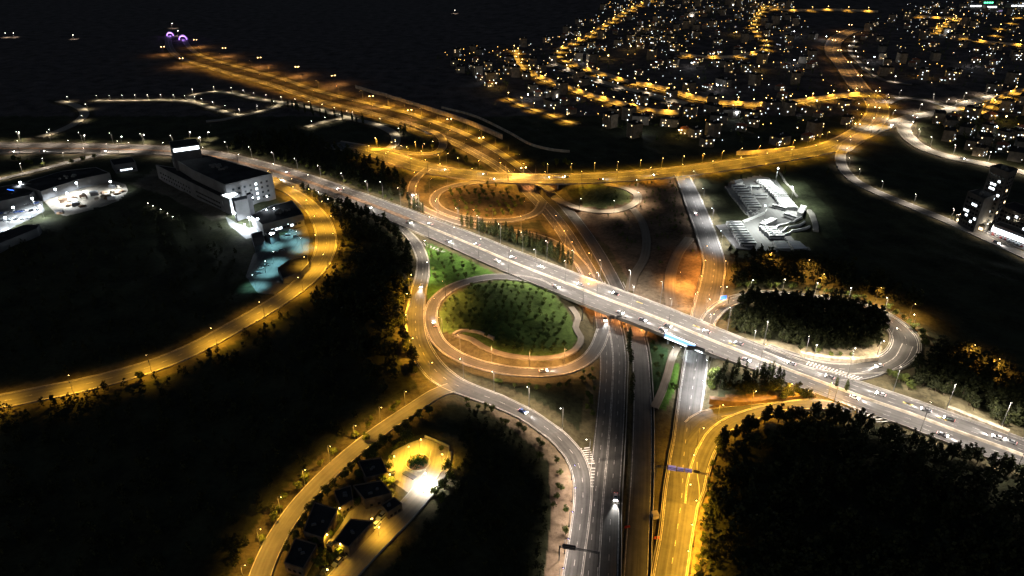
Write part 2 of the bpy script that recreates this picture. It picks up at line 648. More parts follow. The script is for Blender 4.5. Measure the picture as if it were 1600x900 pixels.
link7 = road('link7', [(1066, 274, 0), (1078, 300, -1, 14), (1088, 325, -2, 15), (1100, 355, -3, 15), (1110, 385, -4, 15), (1116, 410, -5, 15), (1113, 440, -6, 15), (1106, 470, LOW, 15), (1098, 505, LOW, 14),
                       (1091, 545, LOW, 12), (1083, 600, LOW, 12), (1076, 650, LOW, 11), (1071, 690, LOW, 10.5), (1067, 730, LOW, 12), (1066, 768, LOW, 14), (1055, 850, LOW, 12), (1047, 900, LOW, 12), (1038, 990, LOW, 12)],
             13, 'straight road from the yellow bridge road under the motorway, white-lit above, yellow-lit at the bottom', LOW, 'asphalt', 'road', True,
             [(0.94, 0), (-0.94, 0)], [(0.0, 0)], 'road', rail=(-1,))
ramp8 = road('ramp8', [(1330, 640, 0), (1300, 634, 0), (1265, 632, 0), (1225, 636, -1), (1185, 645, -2), (1150, 657, -3.5), (1122, 675, -5), (1106, 698, -6), (1094, 728, LOW), (1086, 762, LOW), (1080, 790, LOW, 5)],
             7.5, 'yellow-lit slip road curving round the dark wood at the lower right', LOW, 'asphalt', 'slip road', True,
             [(0.9, 0), (-0.9, 0)], [], 'slip_road', rail=(1,))
ramp8b = road('ramp8b', [(1079, 665, LOW), (1095, 652, -6.5), (1120, 645, -5.5), (1150, 641, -4), (1190, 637, -2), (1225, 634, -1)], 6.5,
              'short yellow-lit link joining the slip road to the straight road below the bridge', LOW, 'asphalt', 'slip road', True, [(0.9, 0)], [], 'slip_road')
ramp9 = road('ramp9', [(618, 352, 0, 6), (638, 366, 0, 6.5), (652, 385, 0, 8), (660, 405, 0, 8), (660, 430, 0, 9), (653, 460, 0, 10), (649, 495, 0, 11), (652, 530, 0, 12), (667, 562, 0, 12.5), (690, 588, 0, 13),
                       (722, 606, 0, 11), (765, 622, -1, 10), (815, 644, -2, 9), (862, 675, -4, 9), (893, 706, -6, 9), (907, 735, LOW, 8.5), (911, 765, LOW, 7.5), (909, 800, LOW, 7), (902, 850, LOW, 7), (893, 910, LOW, 7), (880, 990, LOW, 7)],
             10, 'S-shaped slip road from the motorway past the loop to the lower highway', 0, 'asphalt', 'slip road', True,
             [(0.9, 0), (-0.9, 0)], [(0.0, 0)], 'slip_road')
road('gap8', [(1078, 700, LOW, 4), (1086, 688, -6.8, 7), (1098, 674, -6.2, 9), (1112, 662, -5.6, 7), (1130, 654, -4.7, 4)], 6, 'paved yellow-lit triangle between the slip road and its link', LOW, 'asphalt', 'road', False, [], [], 'road')
road('campusroad', [(-60, 290), (0, 280), (40, 271), (80, 261), (130, 248), (170, 240), (235, 236)], 7, 'pale slip road behind the left campus', 0, 'pale_asphalt', 'road', True, [], [], 'road')
loop10 = road('loop10', [(862, 452, 0), (838, 440, 0), (805, 434, 0), (770, 433, 0), (735, 439, 0), (705, 450, 0), (682, 468, 0), (673, 490, -0.6), (676, 515, -1.4), (690, 539, -2.2),
                         (720, 559, -3.2), (762, 573, -4.2), (810, 581, -5.2), (856, 582, -6), (893, 575, -6.6), (919, 560, LOW), (934, 540, LOW), (943, 515, LOW)],
              7.6, 'oval loop slip road around the bright green tree-covered island', 0, 'asphalt', 'slip road', True,
              [(0.86, 0), (-0.86, 0)], [], 'slip_road')
serv11 = road('serv11', [(705, 606), (680, 616), (655, 632), (625, 652), (590, 676), (552, 706), (512, 742), (474, 782), (444, 822), (422, 862), (405, 905), (385, 990)],
              7.5, 'tree-lined yellow-lit service road curving down the lower left from the white junction', 0, 'pale_asphalt', 'road', True, [], [], 'road')
curve12 = road('curve12', [(405, 283, 0, 9), (432, 290, 0, 10), (462, 304, 0, 11), (487, 325, 0, 12.5), (504, 350, 0, 14.5), (510, 378, 0, 15), (503, 405, 0, 14.5), (484, 432, 0, 14), (452, 459, 0, 13), (412, 485, 0, 13),
                           (365, 512, 0, 13), (310, 542, 0, 13), (250, 568, 0, 13), (185, 588, 0, 13), (120, 604, 0, 13), (60, 616, 0, 13), (0, 628, 0, 13), (-80, 643, 0, 13)],
               13, 'broad golden-lit road bending round the office campus on the left', 0, 'pale_asphalt', 'road', True, [(0.9, 0), (-0.9, 0)], [(0, 0)], 'road')
loop13 = road('loop13', [(1102, 512, LOW, 8), (1112, 494, -6, 8), (1132, 477, -5, 8), (1160, 467, -4, 8), (1200, 462, -3, 8), (1262, 467, -2, 8), (1325, 477, -1, 8), (1364, 487, 0, 9), (1392, 504, 0, 12), (1411, 524, 0, 14), (1413, 545, 0, 14),
                         (1396, 563, 0, 13), (1365, 573, 0, 11), (1325, 577, 0, 9), (1285, 573, 0, 8.5), (1240, 561, 0, 8), (1196, 545, 0, 7)],
              9, 'white-lit loop slip road around the dark pine island at the right', 0, 'new_asphalt', 'slip road', True, [(0.88, 0), (-0.88, 0)], [(0.1, 0)], 'slip_road', rail=(1, -1))
fork13 = road('fork13', [(1418, 540), (1405, 563), (1375, 579), (1345, 588), (1310, 590)], 6, 'short white-lit merge lane below the right loop', 0, 'asphalt', 'slip road', False, [(0.9, 0), (-0.9, 0)], [], 'slip_road')
white5 = road('white5', [(1312, 236), (1335, 220), (1362, 206), (1392, 194), (1425, 183), (1460, 177), (1492, 170), (1520, 159), (1560, 150)], 17,
              'pale white-lit town road leaving the yellow road junction to the upper right', 0, 'pale_asphalt', 'road', True, [(0.9, 0), (-0.9, 0)], [(0, 0)], 'road')
white5b = road('white5b', [(1418, 186), (1412, 200), (1422, 217), (1448, 234), (1490, 247), (1545, 258), (1610, 272), (1700, 292)], 14,
               'warm white road curving to the right edge above the two tower blocks', 0, 'pale_asphalt', 'road', True, [(0.9, 0), (-0.9, 0)], [(0, 0)], 'road')
white5c = road('white5c', [(1385, 162), (1410, 153), (1440, 156), (1468, 163), (1490, 171)], 9, 'pale crescent street above the white junction', 0, 'pale_asphalt', 'road', True, [], [], 'road')
road6 = road('road6', [(1322, 226), (1313, 244), (1318, 264), (1338, 284), (1378, 304), (1430, 325), (1486, 348), (1540, 372), (1610, 404), (1700, 446)], 9.5,
             'dim road dropping from the white junction past the tower blocks to the right edge', 0, 'pale_asphalt', 'road', True, [(0.9, 0), (-0.9, 0)], [], 'road')
loop16 = road('loop16', [(862, 298, -3), (840, 287, 0), (800, 284, 0), (755, 285, 0), (712, 290, 0), (685, 301, 0), (678, 315, -1), (692, 329, -2), (725, 340, -3.5), (770, 345, -5), (812, 342, -6), (838, 332, LOW), (848, 316, LOW)],
              7.5, 'orange-lit oval loop around the orchard island by the yellow bridge', 0, 'asphalt', 'slip road', True, [(0.85, 0), (-0.85, 0)], [], 'slip_road')
ramp16 = road('ramp16', [(668, 264, 0), (650, 280, 0), (643, 298, 0), (650, 318, 0), (675, 333, 0), (720, 349, -1), (770, 358, -2), (820, 365, -3.5), (860, 377, -5), (888, 394, -6), (907, 412, LOW), (922, 436, LOW)],
              7, 'orange-lit slip road dropping beside the cypress belt to the highway', 0, 'asphalt', 'slip road', True, [(0.85, 0), (-0.85, 0)], [], 'slip_road')
ramp3 = road('ramp3', [(572, 232, 0), (610, 236, 0), (645, 240, 0), (678, 240, 0), (692, 228, -1), (686, 212, -3), (660, 200, -5), (630, 190, -5)], 8,
             'yellow slip road looping up from the highway to the broad yellow road', 0, 'asphalt', 'slip road', True, [], [], 'slip_road')
work17 = road('work17', [(866, 310, LOW), (893, 322, -5), (925, 330, -4), (960, 330, -3), (990, 319, -2), (996, 305, -1), (975, 294, 0), (945, 288, 0)], 7,
              'unfinished white-lit loop of gravel by the yellow bridge', 0, 'track', 'track', False, [], [], 'dirt_track')
road('siteA', [(985, 322, -3), (1002, 345, -4), (1010, 375, -5), (1006, 405, -6), (990, 432, -6), (984, 455, -6)], 6, 'faint dirt track across the middle of the building site', -5, 'dirt', 'track', False, [], [], 'dirt_track')
road('siteB', [(1078, 372, -4), (1062, 392, -5), (1050, 420, -6), (1046, 450, -6.5), (1050, 478, -6.5)], 7, 'pale dirt track along the right of the building site', -5, 'dirt', 'track', False, [], [], 'dirt_track')
path14 = road('path14', [(1060, 540, -6.5), (1050, 560, -6.5), (1043, 585, -6), (1034, 612, -6), (1022, 638, -6)], 3.6, 'pale dirt track below the bridge between the two roads', -6, 'dirt', 'track', False, [], [], 'dirt_track')
path14b = road('path14b', [(892, 480, -3), (903, 497, -3), (899, 512, -3), (908, 530, -4), (897, 548, -4), (870, 558, -4), (830, 560, -3.5), (790, 555, -3), (760, 545, -2), (735, 530, -1), (712, 524, -1)], 3.2,
               'pale walking path winding inside the green loop island', -3, 'track', 'path', False, [], [], 'path')
camp = [('campA', [(150, 158), (220, 157.5), (262, 157), (300, 160), (340, 172), (378, 180), (430, 168), (442, 161)], 9),
        ('campB', [(300, 160), (300, 150), (330, 144), (362, 146), (400, 155), (442, 161), (490, 170), (542, 184)], 9),
        ('campC', [(542, 184), (510, 190), (478, 199)], 9),
        ('campD', [(542, 184), (590, 196), (614, 208), (618, 222), (606, 233), (580, 234)], 10),
        ('campE', [(378, 180), (350, 187), (322, 190)], 8),
        ('campF', [(92, 158), (118, 165), (132, 177), (122, 190), (95, 204), (62, 215)], 10)]
for k, (key, px, w) in enumerate(camp):
    road(key, px, w, ['dim gravel road along the upper edge of the dark building site', 'pale road round the top of the empty lots',
                      'short pale stub road between the empty lots', 'pale road rounding the right end of the empty lots', 'short forked stub road near the middle lot',
                      'winding pale road on the dark hillside at the far left'][k], 0, 'track', 'road', False, [], [], 'road')
acc18 = road('acc18', [(690, 706), (683, 735), (658, 772), (622, 812), (588, 846), (552, 884), (520, 920), (480, 980)], 9, 'compound driveway lit white at its top and yellow lower down', 0, 'paving', 'road', True, [], [], 'road')
STREETS = [
    ('outer terrace street', [(806, 78), (810, 98), (832, 118), (870, 134), (918, 151), (965, 164), (1015, 176), (1060, 180)], 8),
    ('hairpin street', [(1025, -2), (990, 14), (962, 31), (938, 47), (912, 62), (886, 74), (873, 84), (884, 98), (915, 111), (945, 120), (975, 130)], 9),
    ('middle terrace street', [(985, 131), (1030, 140), (1080, 154), (1130, 163), (1190, 166), (1260, 160), (1320, 152), (1348, 150)], 9),
    ('upper terrace street', [(1055, 86), (1100, 92), (1150, 91), (1185, 84), (1200, 72), (1186, 58), (1176, 44), (1188, 22), (1200, 8)], 9),
    ('ridge street', [(1196, 14), (1240, 18), (1290, 17), (1330, 18), (1372, 20)], 9),
    ('far yellow avenue', [(1425, 26), (1470, 30), (1500, 29), (1474, 42), (1466, 53), (1500, 60), (1540, 68), (1610, 74)], 11),
    ('far side street', [(1548, 62), (1562, 48), (1590, 30), (1620, 18)], 8),
    ('inner pale street', [(1338, 62), (1328, 80), (1342, 98), (1362, 116), (1390, 128), (1425, 132)], 7),
    ('lower edge lane', [(790, 152), (815, 166), (850, 177), (885, 190), (905, 195)], 6),
    ('dim middle lane', [(855, 98), (900, 118), (950, 135), (1010, 150), (1070, 166)], 6),
    ('right hillside street', [(1500, 165), (1530, 178), (1550, 165), (1580, 150), (1620, 140)], 8),
]
for nm, px, w in STREETS:
    road(nm, px, w, nm + ' of the lit hillside town, edged by houses', 0, 'pale_asphalt', 'street', False, [], [], 'street')

# ---------------------------------------------------------------- ground sheet
NA, NR = 760, 560
az = np.linspace(R(-68), R(68), NA)
rr = 60.0 * (7000.0 / 60.0) ** (np.linspace(0, 1, NR))
rr = np.r_[rr]
X = (rr[:, None] * np.sin(az)[None, :]).ravel()
Y = (rr[:, None] * np.cos(az)[None, :]).ravel()
base = hill(X, Y)
wsum = np.full(X.shape, 1.0 / 22.0 ** 3)
osum = np.zeros(X.shape)
dmin = np.full(X.shape, 1e9)
under = np.full(X.shape, 1e9)
for key, p in ROADS.items():
    m = (X > p.D[:, 0].min() - 60) & (X < p.D[:, 0].max() + 60) & (Y > p.D[:, 1].min() - 60) & (Y < p.D[:, 1].max() + 60)
    idx = np.nonzero(m)[0]
    keep = np.ones(len(p.s), bool)
    if p.bridge:
        keep = ~((p.s > p.bridge[0]) & (p.s < p.bridge[1]))
    SX, SY, SO, SH = p.D[keep, 0], p.D[keep, 1], p.D[keep, 3], p.hw[keep]
    for c in np.array_split(idx, max(1, len(idx) // 20000)):
        q = (X[c][:, None] - SX[None, :]) ** 2 + (Y[c][:, None] - SY[None, :]) ** 2
        j = q.argmin(1)
        d = np.sqrt(q[np.arange(len(c)), j]) - SH[j] - 0.5
        dd = np.maximum(d, 0)
        w = 1.0 / (dd + 0.5) ** 3
        wsum[c] += w
        osum[c] += w * SO[j]
        dmin[c] = np.minimum(dmin[c], dd)
        under[c] = np.where(d < 1.5, np.minimum(under[c], SO[j]), under[c])
OFF = osum / wsum
OFF = np.where(under < 1e8, np.minimum(OFF, under), OFF)
bump = (np.sin(X * 0.11 + 1.3 * np.sin(Y * 0.07)) * np.sin(Y * 0.09 + np.sin(X * 0.05)) * 0.8 + np.sin(X * 0.31 + Y * 0.17) * 0.3)
Z = base + OFF + bump * np.clip((dmin - 3) / 12, 0, 1) - 0.30 * (dmin < 1.0)
PXY = np.column_stack([X, Y])

# levelled yards and plazas: (key, outline in the picture, height, material, label, name)
PADS = [
    ('depot', [(1128, 293), (1146, 280), (1188, 273), (1216, 283), (1242, 318), (1256, 336), (1240, 348), (1222, 358), (1240, 372), (1272, 391), (1200, 394), (1150, 388), (1118, 352), (1160, 347), (1172, 342), (1150, 318)], -2.0, 'yard', 'pale floodlit concrete yard of the bus depot', 'depot_yard'),
    ('campus', [(66, 312), (128, 290), (178, 283), (196, 288), (200, 298), (190, 312), (150, 326), (104, 338), (86, 332)], 0.0, 'track', 'floodlit bare storage yard on the left campus', 'storage_yard'),
    ('campus2', [(-40, 330), (0, 312), (58, 300), (66, 316), (70, 330), (0, 366), (-60, 385)], 0.0, 'yard', 'blue-white lit car park at the left edge', 'car_park'),
    ('teal', [(384, 432), (396, 398), (412, 380), (440, 368), (478, 352), (484, 372), (482, 398), (474, 425), (452, 444), (428, 460), (402, 458)], 0.0, 'pale_asphalt', 'teal-lit car park below the office campus', 'car_park'),
    ('atrium', [(352, 338), (372, 350), (392, 356), (418, 345), (424, 352), (410, 372), (385, 374), (358, 352)], 0.0, 'yard', 'white-lit forecourt below the office block', 'forecourt'),
    ('plaza', [(614, 705), (640, 692), (664, 684), (702, 700), (698, 726), (684, 744), (664, 770), (640, 772), (612, 752), (598, 735)], 0.0, 'paving', 'yellow-lit paved plaza around the round planter', 'plaza'),
    ('lane', [(548, 780), (570, 776), (600, 788), (580, 812), (548, 842), (520, 862), (505, 858), (530, 825), (545, 800)], 0.0, 'paving', 'paved lane between the dark-roofed compound buildings', 'courtyard'),
    ('shops', [(1500, 345), (1530, 347), (1610, 378), (1660, 400), (1650, 412), (1600, 391), (1545, 368), (1500, 352)], 0.0, 'yard', 'lit parking strip in front of the shop row at the right edge', 'parking_strip'),
    ('tunnelhead', [(640, 0), (641, 0), (641, 1)], 0.0, 'yard', '', ''),
][:-1]
PADZ = {}
for key, px, off, mt, lb, nm in PADS:
    PP = poly(px, off)
    ins = inside(PXY, PP)
    Z[ins] = base[ins] + off - 0.3


def ground_z(x, y):
    """height of the ground sheet (nearest vertex is close enough for planting)"""
    a = math.atan2(x, y)
    r = math.hypot(x, y)
    i = int(round((math.log(max(r, 60.0) / 60.0) / math.log(7000.0 / 60.0)) * (NR - 1)))
    j = int(round((a - R(-68)) / R(136) * (NA - 1)))
    return float(Z[min(max(i, 0), NR - 1) * NA + min(max(j, 0), NA - 1)])


def GG(px, py):
    """point of the finished ground seen at a pixel, cuttings included"""
    off = 0.0
    for _ in range(14):
        p = G(px, py, off)
        off = 0.5 * off + 0.5 * (ground_z(p[0], p[1]) - float(hill(p[0], p[1])))
    p = G(px, py, off)
    return np.array((p[0], p[1], ground_z(p[0], p[1])))


C = np.empty((len(X), 3))
C[:] = (0.030, 0.033, 0.017)


def zone(px, col, off=0.0):
    C[inside(PXY, poly(px, off))] = col


GRASS, DIRT, ROCK, DRY = (0.055, 0.12, 0.018), (0.13, 0.095, 0.06), (0.34, 0.29, 0.2), (0.085, 0.08, 0.04)
C[(Y > 850)] = (0.075, 0.062, 0.058)  # far ground painted lighter to stand in for haze over distance
verge = dmin < 7
C[verge] = (0.075, 0.065, 0.036)
C[verge & (Y > 640)] = (0.042, 0.036, 0.023)
zone([(665, 378), (700, 392), (740, 410), (778, 430), (720, 440), (690, 456), (668, 470), (662, 440), (667, 410)], GRASS)
zone([(700, 470), (740, 447), (800, 442), (850, 450), (885, 480), (905, 520), (890, 548), (840, 560), (780, 552), (730, 525), (690, 520), (688, 490)], (0.075, 0.12, 0.03), -2)
zone([(760, 455), (820, 448), (862, 465), (885, 495), (860, 510), (800, 495)], (0.085, 0.14, 0.035), -2)
zone([(880, 330), (1000, 290), (1050, 285), (1075, 330), (1098, 380), (1095, 430), (1085, 480), (1010, 470), (985, 440), (950, 380)], (0.14, 0.095, 0.062), -5)
zone([(985, 470), (1000, 420), (1040, 430), (1085, 440), (1085, 485), (1040, 480)], (0.19, 0.15, 0.105), -5)
zone([(905, 295), (950, 290), (985, 300), (985, 315), (945, 323), (912, 318)], (0.10, 0.12, 0.05), -2)
zone([(1045, 565), (1062, 565), (1058, 600), (1040, 640), (1030, 640)], GRASS, -6)
zone([(1015, 530), (1045, 545), (1035, 600), (1018, 640), (1010, 600)], (0.03, 0.055, 0.02), -6)
zone([(1270, 550), (1300, 545), (1380, 540), (1375, 560), (1320, 568), (1285, 565)], ROCK)
zone([(1160, 530), (1200, 530), (1270, 548), (1285, 565), (1230, 550)], (0.22, 0.19, 0.12))
zone([(1220, 275), (1262, 330), (1290, 370), (1330, 395), (1300, 330), (1260, 285)], (0.052, 0.062, 0.032))
zone([(860, 690), (895, 720), (903, 770), (898, 830), (880, 900), (850, 900), (862, 800), (858, 740)], (0.17, 0.125, 0.085), -5)
zone([(760, 630), (815, 655), (870, 690), (895, 715), (880, 730), (830, 690), (770, 650)], (0.16, 0.125, 0.085), -2)
zone([(1105, 700), (1120, 690), (1112, 760), (1100, 840), (1090, 900), (1078, 900), (1088, 800)], (0.20, 0.15, 0.08), -6)
zone([(1110, 630), (1120, 612), (1200, 618), (1290, 630), (1220, 634), (1150, 638)], (0.16, 0.10, 0.055), -2)
zone([(690, 292), (760, 286), (830, 296), (828, 325), (770, 338), (705, 325)], (0.12, 0.095, 0.05))
zone([(240, 265), (345, 320), (355, 340), (330, 345), (260, 305), (205, 290)], (0.09, 0.08, 0.06))
zone([(1400, 600), (1450, 600), (1540, 640), (1600, 670), (1600, 685), (1500, 648)], (0.16, 0.14, 0.08))

NV = NR * NA
me = bpy.data.meshes.new('ground')
ii = (np.arange(NR - 1)[:, None] * NA + np.arange(NA - 1)[None, :]).ravel()
quads = np.column_stack([ii, ii + 1, ii + NA + 1, ii + NA])[:, ::-1]
me.vertices.add(NV)
me.vertices.foreach_set('co', np.column_stack([X, Y, Z]).astype(np.float32).ravel())
me.loops.add(len(quads) * 4)
me.loops.foreach_set('vertex_index', quads.astype(np.int32).ravel())
me.polygons.add(len(quads))
me.polygons.foreach_set('loop_start', np.arange(0, len(quads) * 4, 4, dtype=np.int32))
me.polygons.foreach_set('loop_total', np.full(len(quads), 4, np.int32))
me.polygons.foreach_set('use_smooth', np.ones(len(quads), bool))
at = me.color_attributes.new('soil', 'FLOAT_COLOR', 'POINT')
at.data.foreach_set('color', np.column_stack([C, np.ones(NV)]).astype(np.float32).ravel())
me.update(calc_edges=True)
gm = bpy.data.materials.new('earth and scrub')
gm.use_nodes = True
nt = gm.node_tree
b = nt.nodes['Principled BSDF']
b.inputs['Roughness'].default_value = 0.95
b.inputs['Specular IOR Level'].default_value = 0.1
ca = nt.nodes.new('ShaderNodeVertexColor')
ca.layer_name = 'soil'
geo = nt.nodes.new('ShaderNodeNewGeometry')
n1 = nt.nodes.new('ShaderNodeTexNoise'); n1.inputs['Scale'].default_value = 0.35; n1.inputs['Detail'].default_value = 9; n1.inputs['Roughness'].default_value = 0.72
n2 = nt.nodes.new('ShaderNodeTexNoise'); n2.inputs['Scale'].default_value = 0.05; n2.inputs['Detail'].default_value = 5
for n in (n1, n2):
    nt.links.new(geo.outputs['Position'], n.inputs['Vector'])
ad = nt.nodes.new('ShaderNodeMath'); ad.operation = 'ADD'
nt.links.new(n1.outputs['Fac'], ad.inputs[0]); nt.links.new(n2.outputs['Fac'], ad.inputs[1])
mr = nt.nodes.new('ShaderNodeMapRange')
mr.inputs['From Min'].default_value = 0.72; mr.inputs['From Max'].default_value = 1.28
mr.inputs['To Min'].default_value = 0.35; mr.inputs['To Max'].default_value = 1.7
nt.links.new(ad.outputs[0], mr.inputs['Value'])
mu = nt.nodes.new('ShaderNodeVectorMath'); mu.operation = 'SCALE'
nt.links.new(ca.outputs['Color'], mu.inputs[0]); nt.links.new(mr.outputs[0], mu.inputs['Scale'])
nt.links.new(mu.outputs[0], b.inputs['Base Color'])
bp = nt.nodes.new('ShaderNodeBump'); bp.inputs['Strength'].default_value = 0.6; bp.inputs['Distance'].default_value = 0.8
nt.links.new(n1.outputs['Fac'], bp.inputs['Height']); nt.links.new(bp.outputs[0], b.inputs['Normal'])
me.materials.append(gm)
tag(link('ground', me), 'dark scrub, grass and bare earth between the roads', 'ground', kind='structure')
# levelled yards as thick slabs
for key, px, off, mt, lb, nm in PADS:
    PP = poly(px, off)
    mb = MB()
    z = float(np.mean(PP[:, 2])) + 0.12
    mb.prism([(p[0], p[1]) for p in PP], z - 0.8, z)
    mb.uv = [(v[0], v[1]) for v in mb.v]
    o = mb.build(nm, M[mt])
    tag(o, lb, 'yard', kind='structure')
    PADZ[key] = z


def on(px, py, key=None, dz=0.0):
    """standing point at a pixel: on a yard if given, else on the ground"""
    if key:
        off = [q[2] for q in PADS if q[0] == key][0]
        p = G(px, py, off)
        return (p[0], p[1], PADZ[key] + dz)
    p = GG(px, py)
    return (p[0], p[1], p[2] + dz)


# ---------------------------------------------------------------- bridges, parapets, median barriers
def bridge(p, rng, label, piers, pier_cols):
    root = thing('bridge', label, 'bridge', p.at((rng[0] + rng[1]) / 2)[0])
    inv = Matrix.Translation(-root.location)

    def part(nm, mb, m):
        o = mb.build(nm, M[m], root)
        o.matrix_parent_inverse = inv
        return o
    mb = MB()
    sweep(mb, p, [(('f', 1, 0.5), -0.12), (('f', 1, 0.5), -1.1), (('f', 0.8, 0), -1.75), (('f', -0.8, 0), -1.75), (('f', -1, -0.5), -1.1), (('f', -1, -0.5), -0.12)], rng[0] - 6, rng[1] + 6, closed=True)
    part('deck', mb, 'concrete')
    for d in piers:
        w = p.hwat(d)
        for k in range(pier_cols):
            lat = w * (-0.75 + 1.5 * k / (pier_cols - 1))
            q, a = p.at(d, lat)
            mb = MB()
            zb = min(ground_z(q[0], q[1]), q[2] - 7) - 0.5
            mb.tube([(q[0], q[1], zb), (q[0], q[1], q[2] - 1.7)], 0.7, 12)
            part('pier', mb, 'concrete')
    for d in (rng[0] - 3, rng[1] + 3):
        q, a = p.at(d)
        mb = MB()
        mb.box((q[0], q[1], q[2] - 5.2), (1.4, 2 * p.hwat(d) + 2, 7.0), a)
        part('abutment', mb, 'stone2')
    return root


mid = [main.near(G(a, b))[0] for a, b in ((905, 450), (968, 478), (1022, 500), (1058, 514), (1112, 536))]
bridge(main, main.bridge, 'long concrete motorway bridge over the dark highway and the straight road', mid, 5)
mid = [upper.near(G(a, 280))[0] for a in (834, 868)]
bridge(upper, upper.bridge, 'concrete bridge of the broad yellow road over the highway', mid, 4)

for sg, nm in ((1, 'upper'), (-1, 'lower')):
    mb = MB()
    sweep(mb, main, [(('f', sg, sg * 0.12), 0.0), (('f', sg, sg * 0.2), 1.0), (('f', sg, sg * 0.48), 1.0), (('f', sg, sg * 0.62), -0.9)][::sg])
    o = mb.build('parapet', M['concrete'])
    tag(o, f'pale concrete parapet along the {nm} edge of the motorway', 'parapet', 'motorway parapets')
mb = MB()
dA = main.near(G(640, 345))[0]
sweep(mb, main, [(-0.95, 0.02), (-0.85, 0.22), (-0.3, 0.95), (0.3, 0.95), (0.85, 0.22), (0.95, 0.02)], dA)
tag(mb.build('median_barrier', M['palestone']), 'pale concrete barrier along the middle of the motorway', 'barrier')
mb = MB()
sweep(mb, main, [(-2.2, 0.02), (-2.2, 0.18), (2.2, 0.18), (2.2, 0.02)], None, dA - 3)
tag(mb.build('median_strip', M['wood']), 'raised earth median of the motorway where cypresses grow', 'median', kind='structure')
mb = MB()
sweep(mb, hwyR, [(('f', 1, 0.9), 0.0), (('f', 1, 1.0), 0.8), (('f', 1, 1.3), 0.8), (('f', 1, 1.4), -0.6)], hwyR.near(G(960, 440, LOW))[0])
tag(mb.build('guard_wall', M['concrete']), 'low concrete wall along the tree median side of the narrow highway carriageway', 'wall')
mb = MB()
sweep(mb, hwyL, [(('f', 1, 1.4), -0.6), (('f', 1, 1.3), 0.8), (('f', 1, 1.0), 0.8), (('f', 1, 0.9), 0.0)], hwyL.near(G(925, 440, LOW))[0])
tag(mb.build('guard_wall', M['concrete']), 'low concrete wall along the tree median side of the four-lane carriageway', 'wall')


# ---------------------------------------------------------------- hatched gores (painted on the road)
def gore(p, label, pts, n, m='paint', dz=0.02, layer=None):
    """chevron bars across a wedge given by two pixel edges"""
    (a0, a1), (b0_, b1_) = pts
    mb = MB()
    for k in range(n):
        t0, t1 = (k + 0.15) / n, (k + 0.62) / n
        q = []
        for e0, e1 in ((a0, a1), (b0_, b1_)):
            for t in (t0, t1):
                g = G(e0[0] + (e1[0] - e0[0]) * t, e0[1] + (e1[1] - e0[1]) * t, p)
                q.append((g[0], g[1], g[2] + dz))
        o = len(mb.v)
        mb.v.extend(q)
        mb.f.append((o, o + 1, o + 3, o + 2))
    o = mb.build('road_marking', M[m])
    tag(o, label, 'road marking', kind='structure')


ZT = 0.15 + 0.014 * (len(ROADS) + 2)
gore(0.0, 'white hatching where the right loop meets the motorway', (((1262, 566), (1350, 592)), ((1258, 571), (1338, 597))), 16, dz=ZT)
gore(0.0, 'white chevrons between the yellow slip road and the motorway', (((1312, 628), (1395, 662)), ((1322, 636), (1372, 663))), 9, dz=ZT)
gore(LOW, 'white chevrons where the S-shaped slip road joins the lower highway', (((905, 702), (920, 728)), ((921, 700), (930, 728))), 8, dz=ZT)
gore(LOW, 'white ladder bars below the slip road chevrons', (((923, 732), (923, 765)), ((930, 732), (927, 765))), 7, dz=ZT)
gore(0.0, 'pale hatching between the motorway and the loop entrance', (((655, 378), (700, 396)), ((660, 384), (690, 396))), 8, dz=ZT)
for (x, y) in ((1133, 534), (1324, 589), (1404, 626), (1466, 652), (991, 470), (1080, 507), (1245, 567)):
    d, l = main.near(G(x, y))
    mb = MB()
    for s_ in range(2):
        sub_dash(mb, main, d + s_ * 1.2, d + 3.2 + s_ * 1.2, 0.0, l + s_ * 0.0, 0.55)
    tag(mb.build('road_marking', M['yellowpaint']), 'yellow bus-lane mark on the upper motorway lanes', 'road marking', 'yellow lane marks', 'structure')

# ---------------------------------------------------------------- lamps


def make_lamp(kind, h, arm, colour, watts, lens, r=0.34, cone=150, double=False, name='street_lamp', cat='street lamp', blend=0.7):
    mb = MB()
    mb.tube([(0, 0, -0.4), (0, 0, h * 0.5), (0, 0, h)], [0.19 if h > 11 else 0.13, 0.12, 0.08], 8)
    mb.tube([(0, 0, 0), (0, 0, 0.5)], [0.3, 0.3], 8)
    sides = (1, -1) if double else (1,)
    for sg in sides:
        mb.tube([(0, 0, h - 0.1), (sg * arm * 0.5, 0, h + 0.35), (sg * arm, 0, h + 0.45)], [0.07, 0.06, 0.05], 6)
    root = mb.build(name, M['metal'])
    tag(root, 'lamp', cat)
    for sg in sides:
        hb = MB()
        hb.box((sg * (arm + 0.35), 0, h + 0.5), (1.1, 0.42, 0.16), 0, 0.8)
        hd = hb.build('lamp_head', M['darkmetal'], root)
        eb = MB()
        eb.ball((sg * (arm + 0.35), 0, h + 0.36), r, 8, 5, 0.75)
        eb.build('lens', M[lens], hd)
    ld = bpy.data.lights.new(kind + ' light', 'SPOT')
    ld.energy = watts * LP
    ld.color = colour
    ld.spot_size = R(cone)
    ld.spot_blend = blend
    ld.shadow_soft_size = 0.3
    lo = link('lamp_light', ld, root)
    lo.location = (0 if double else arm + 0.35, 0, h + 0.02 if r < 0.4 else h - r * 0.75)
    return Proto(root)


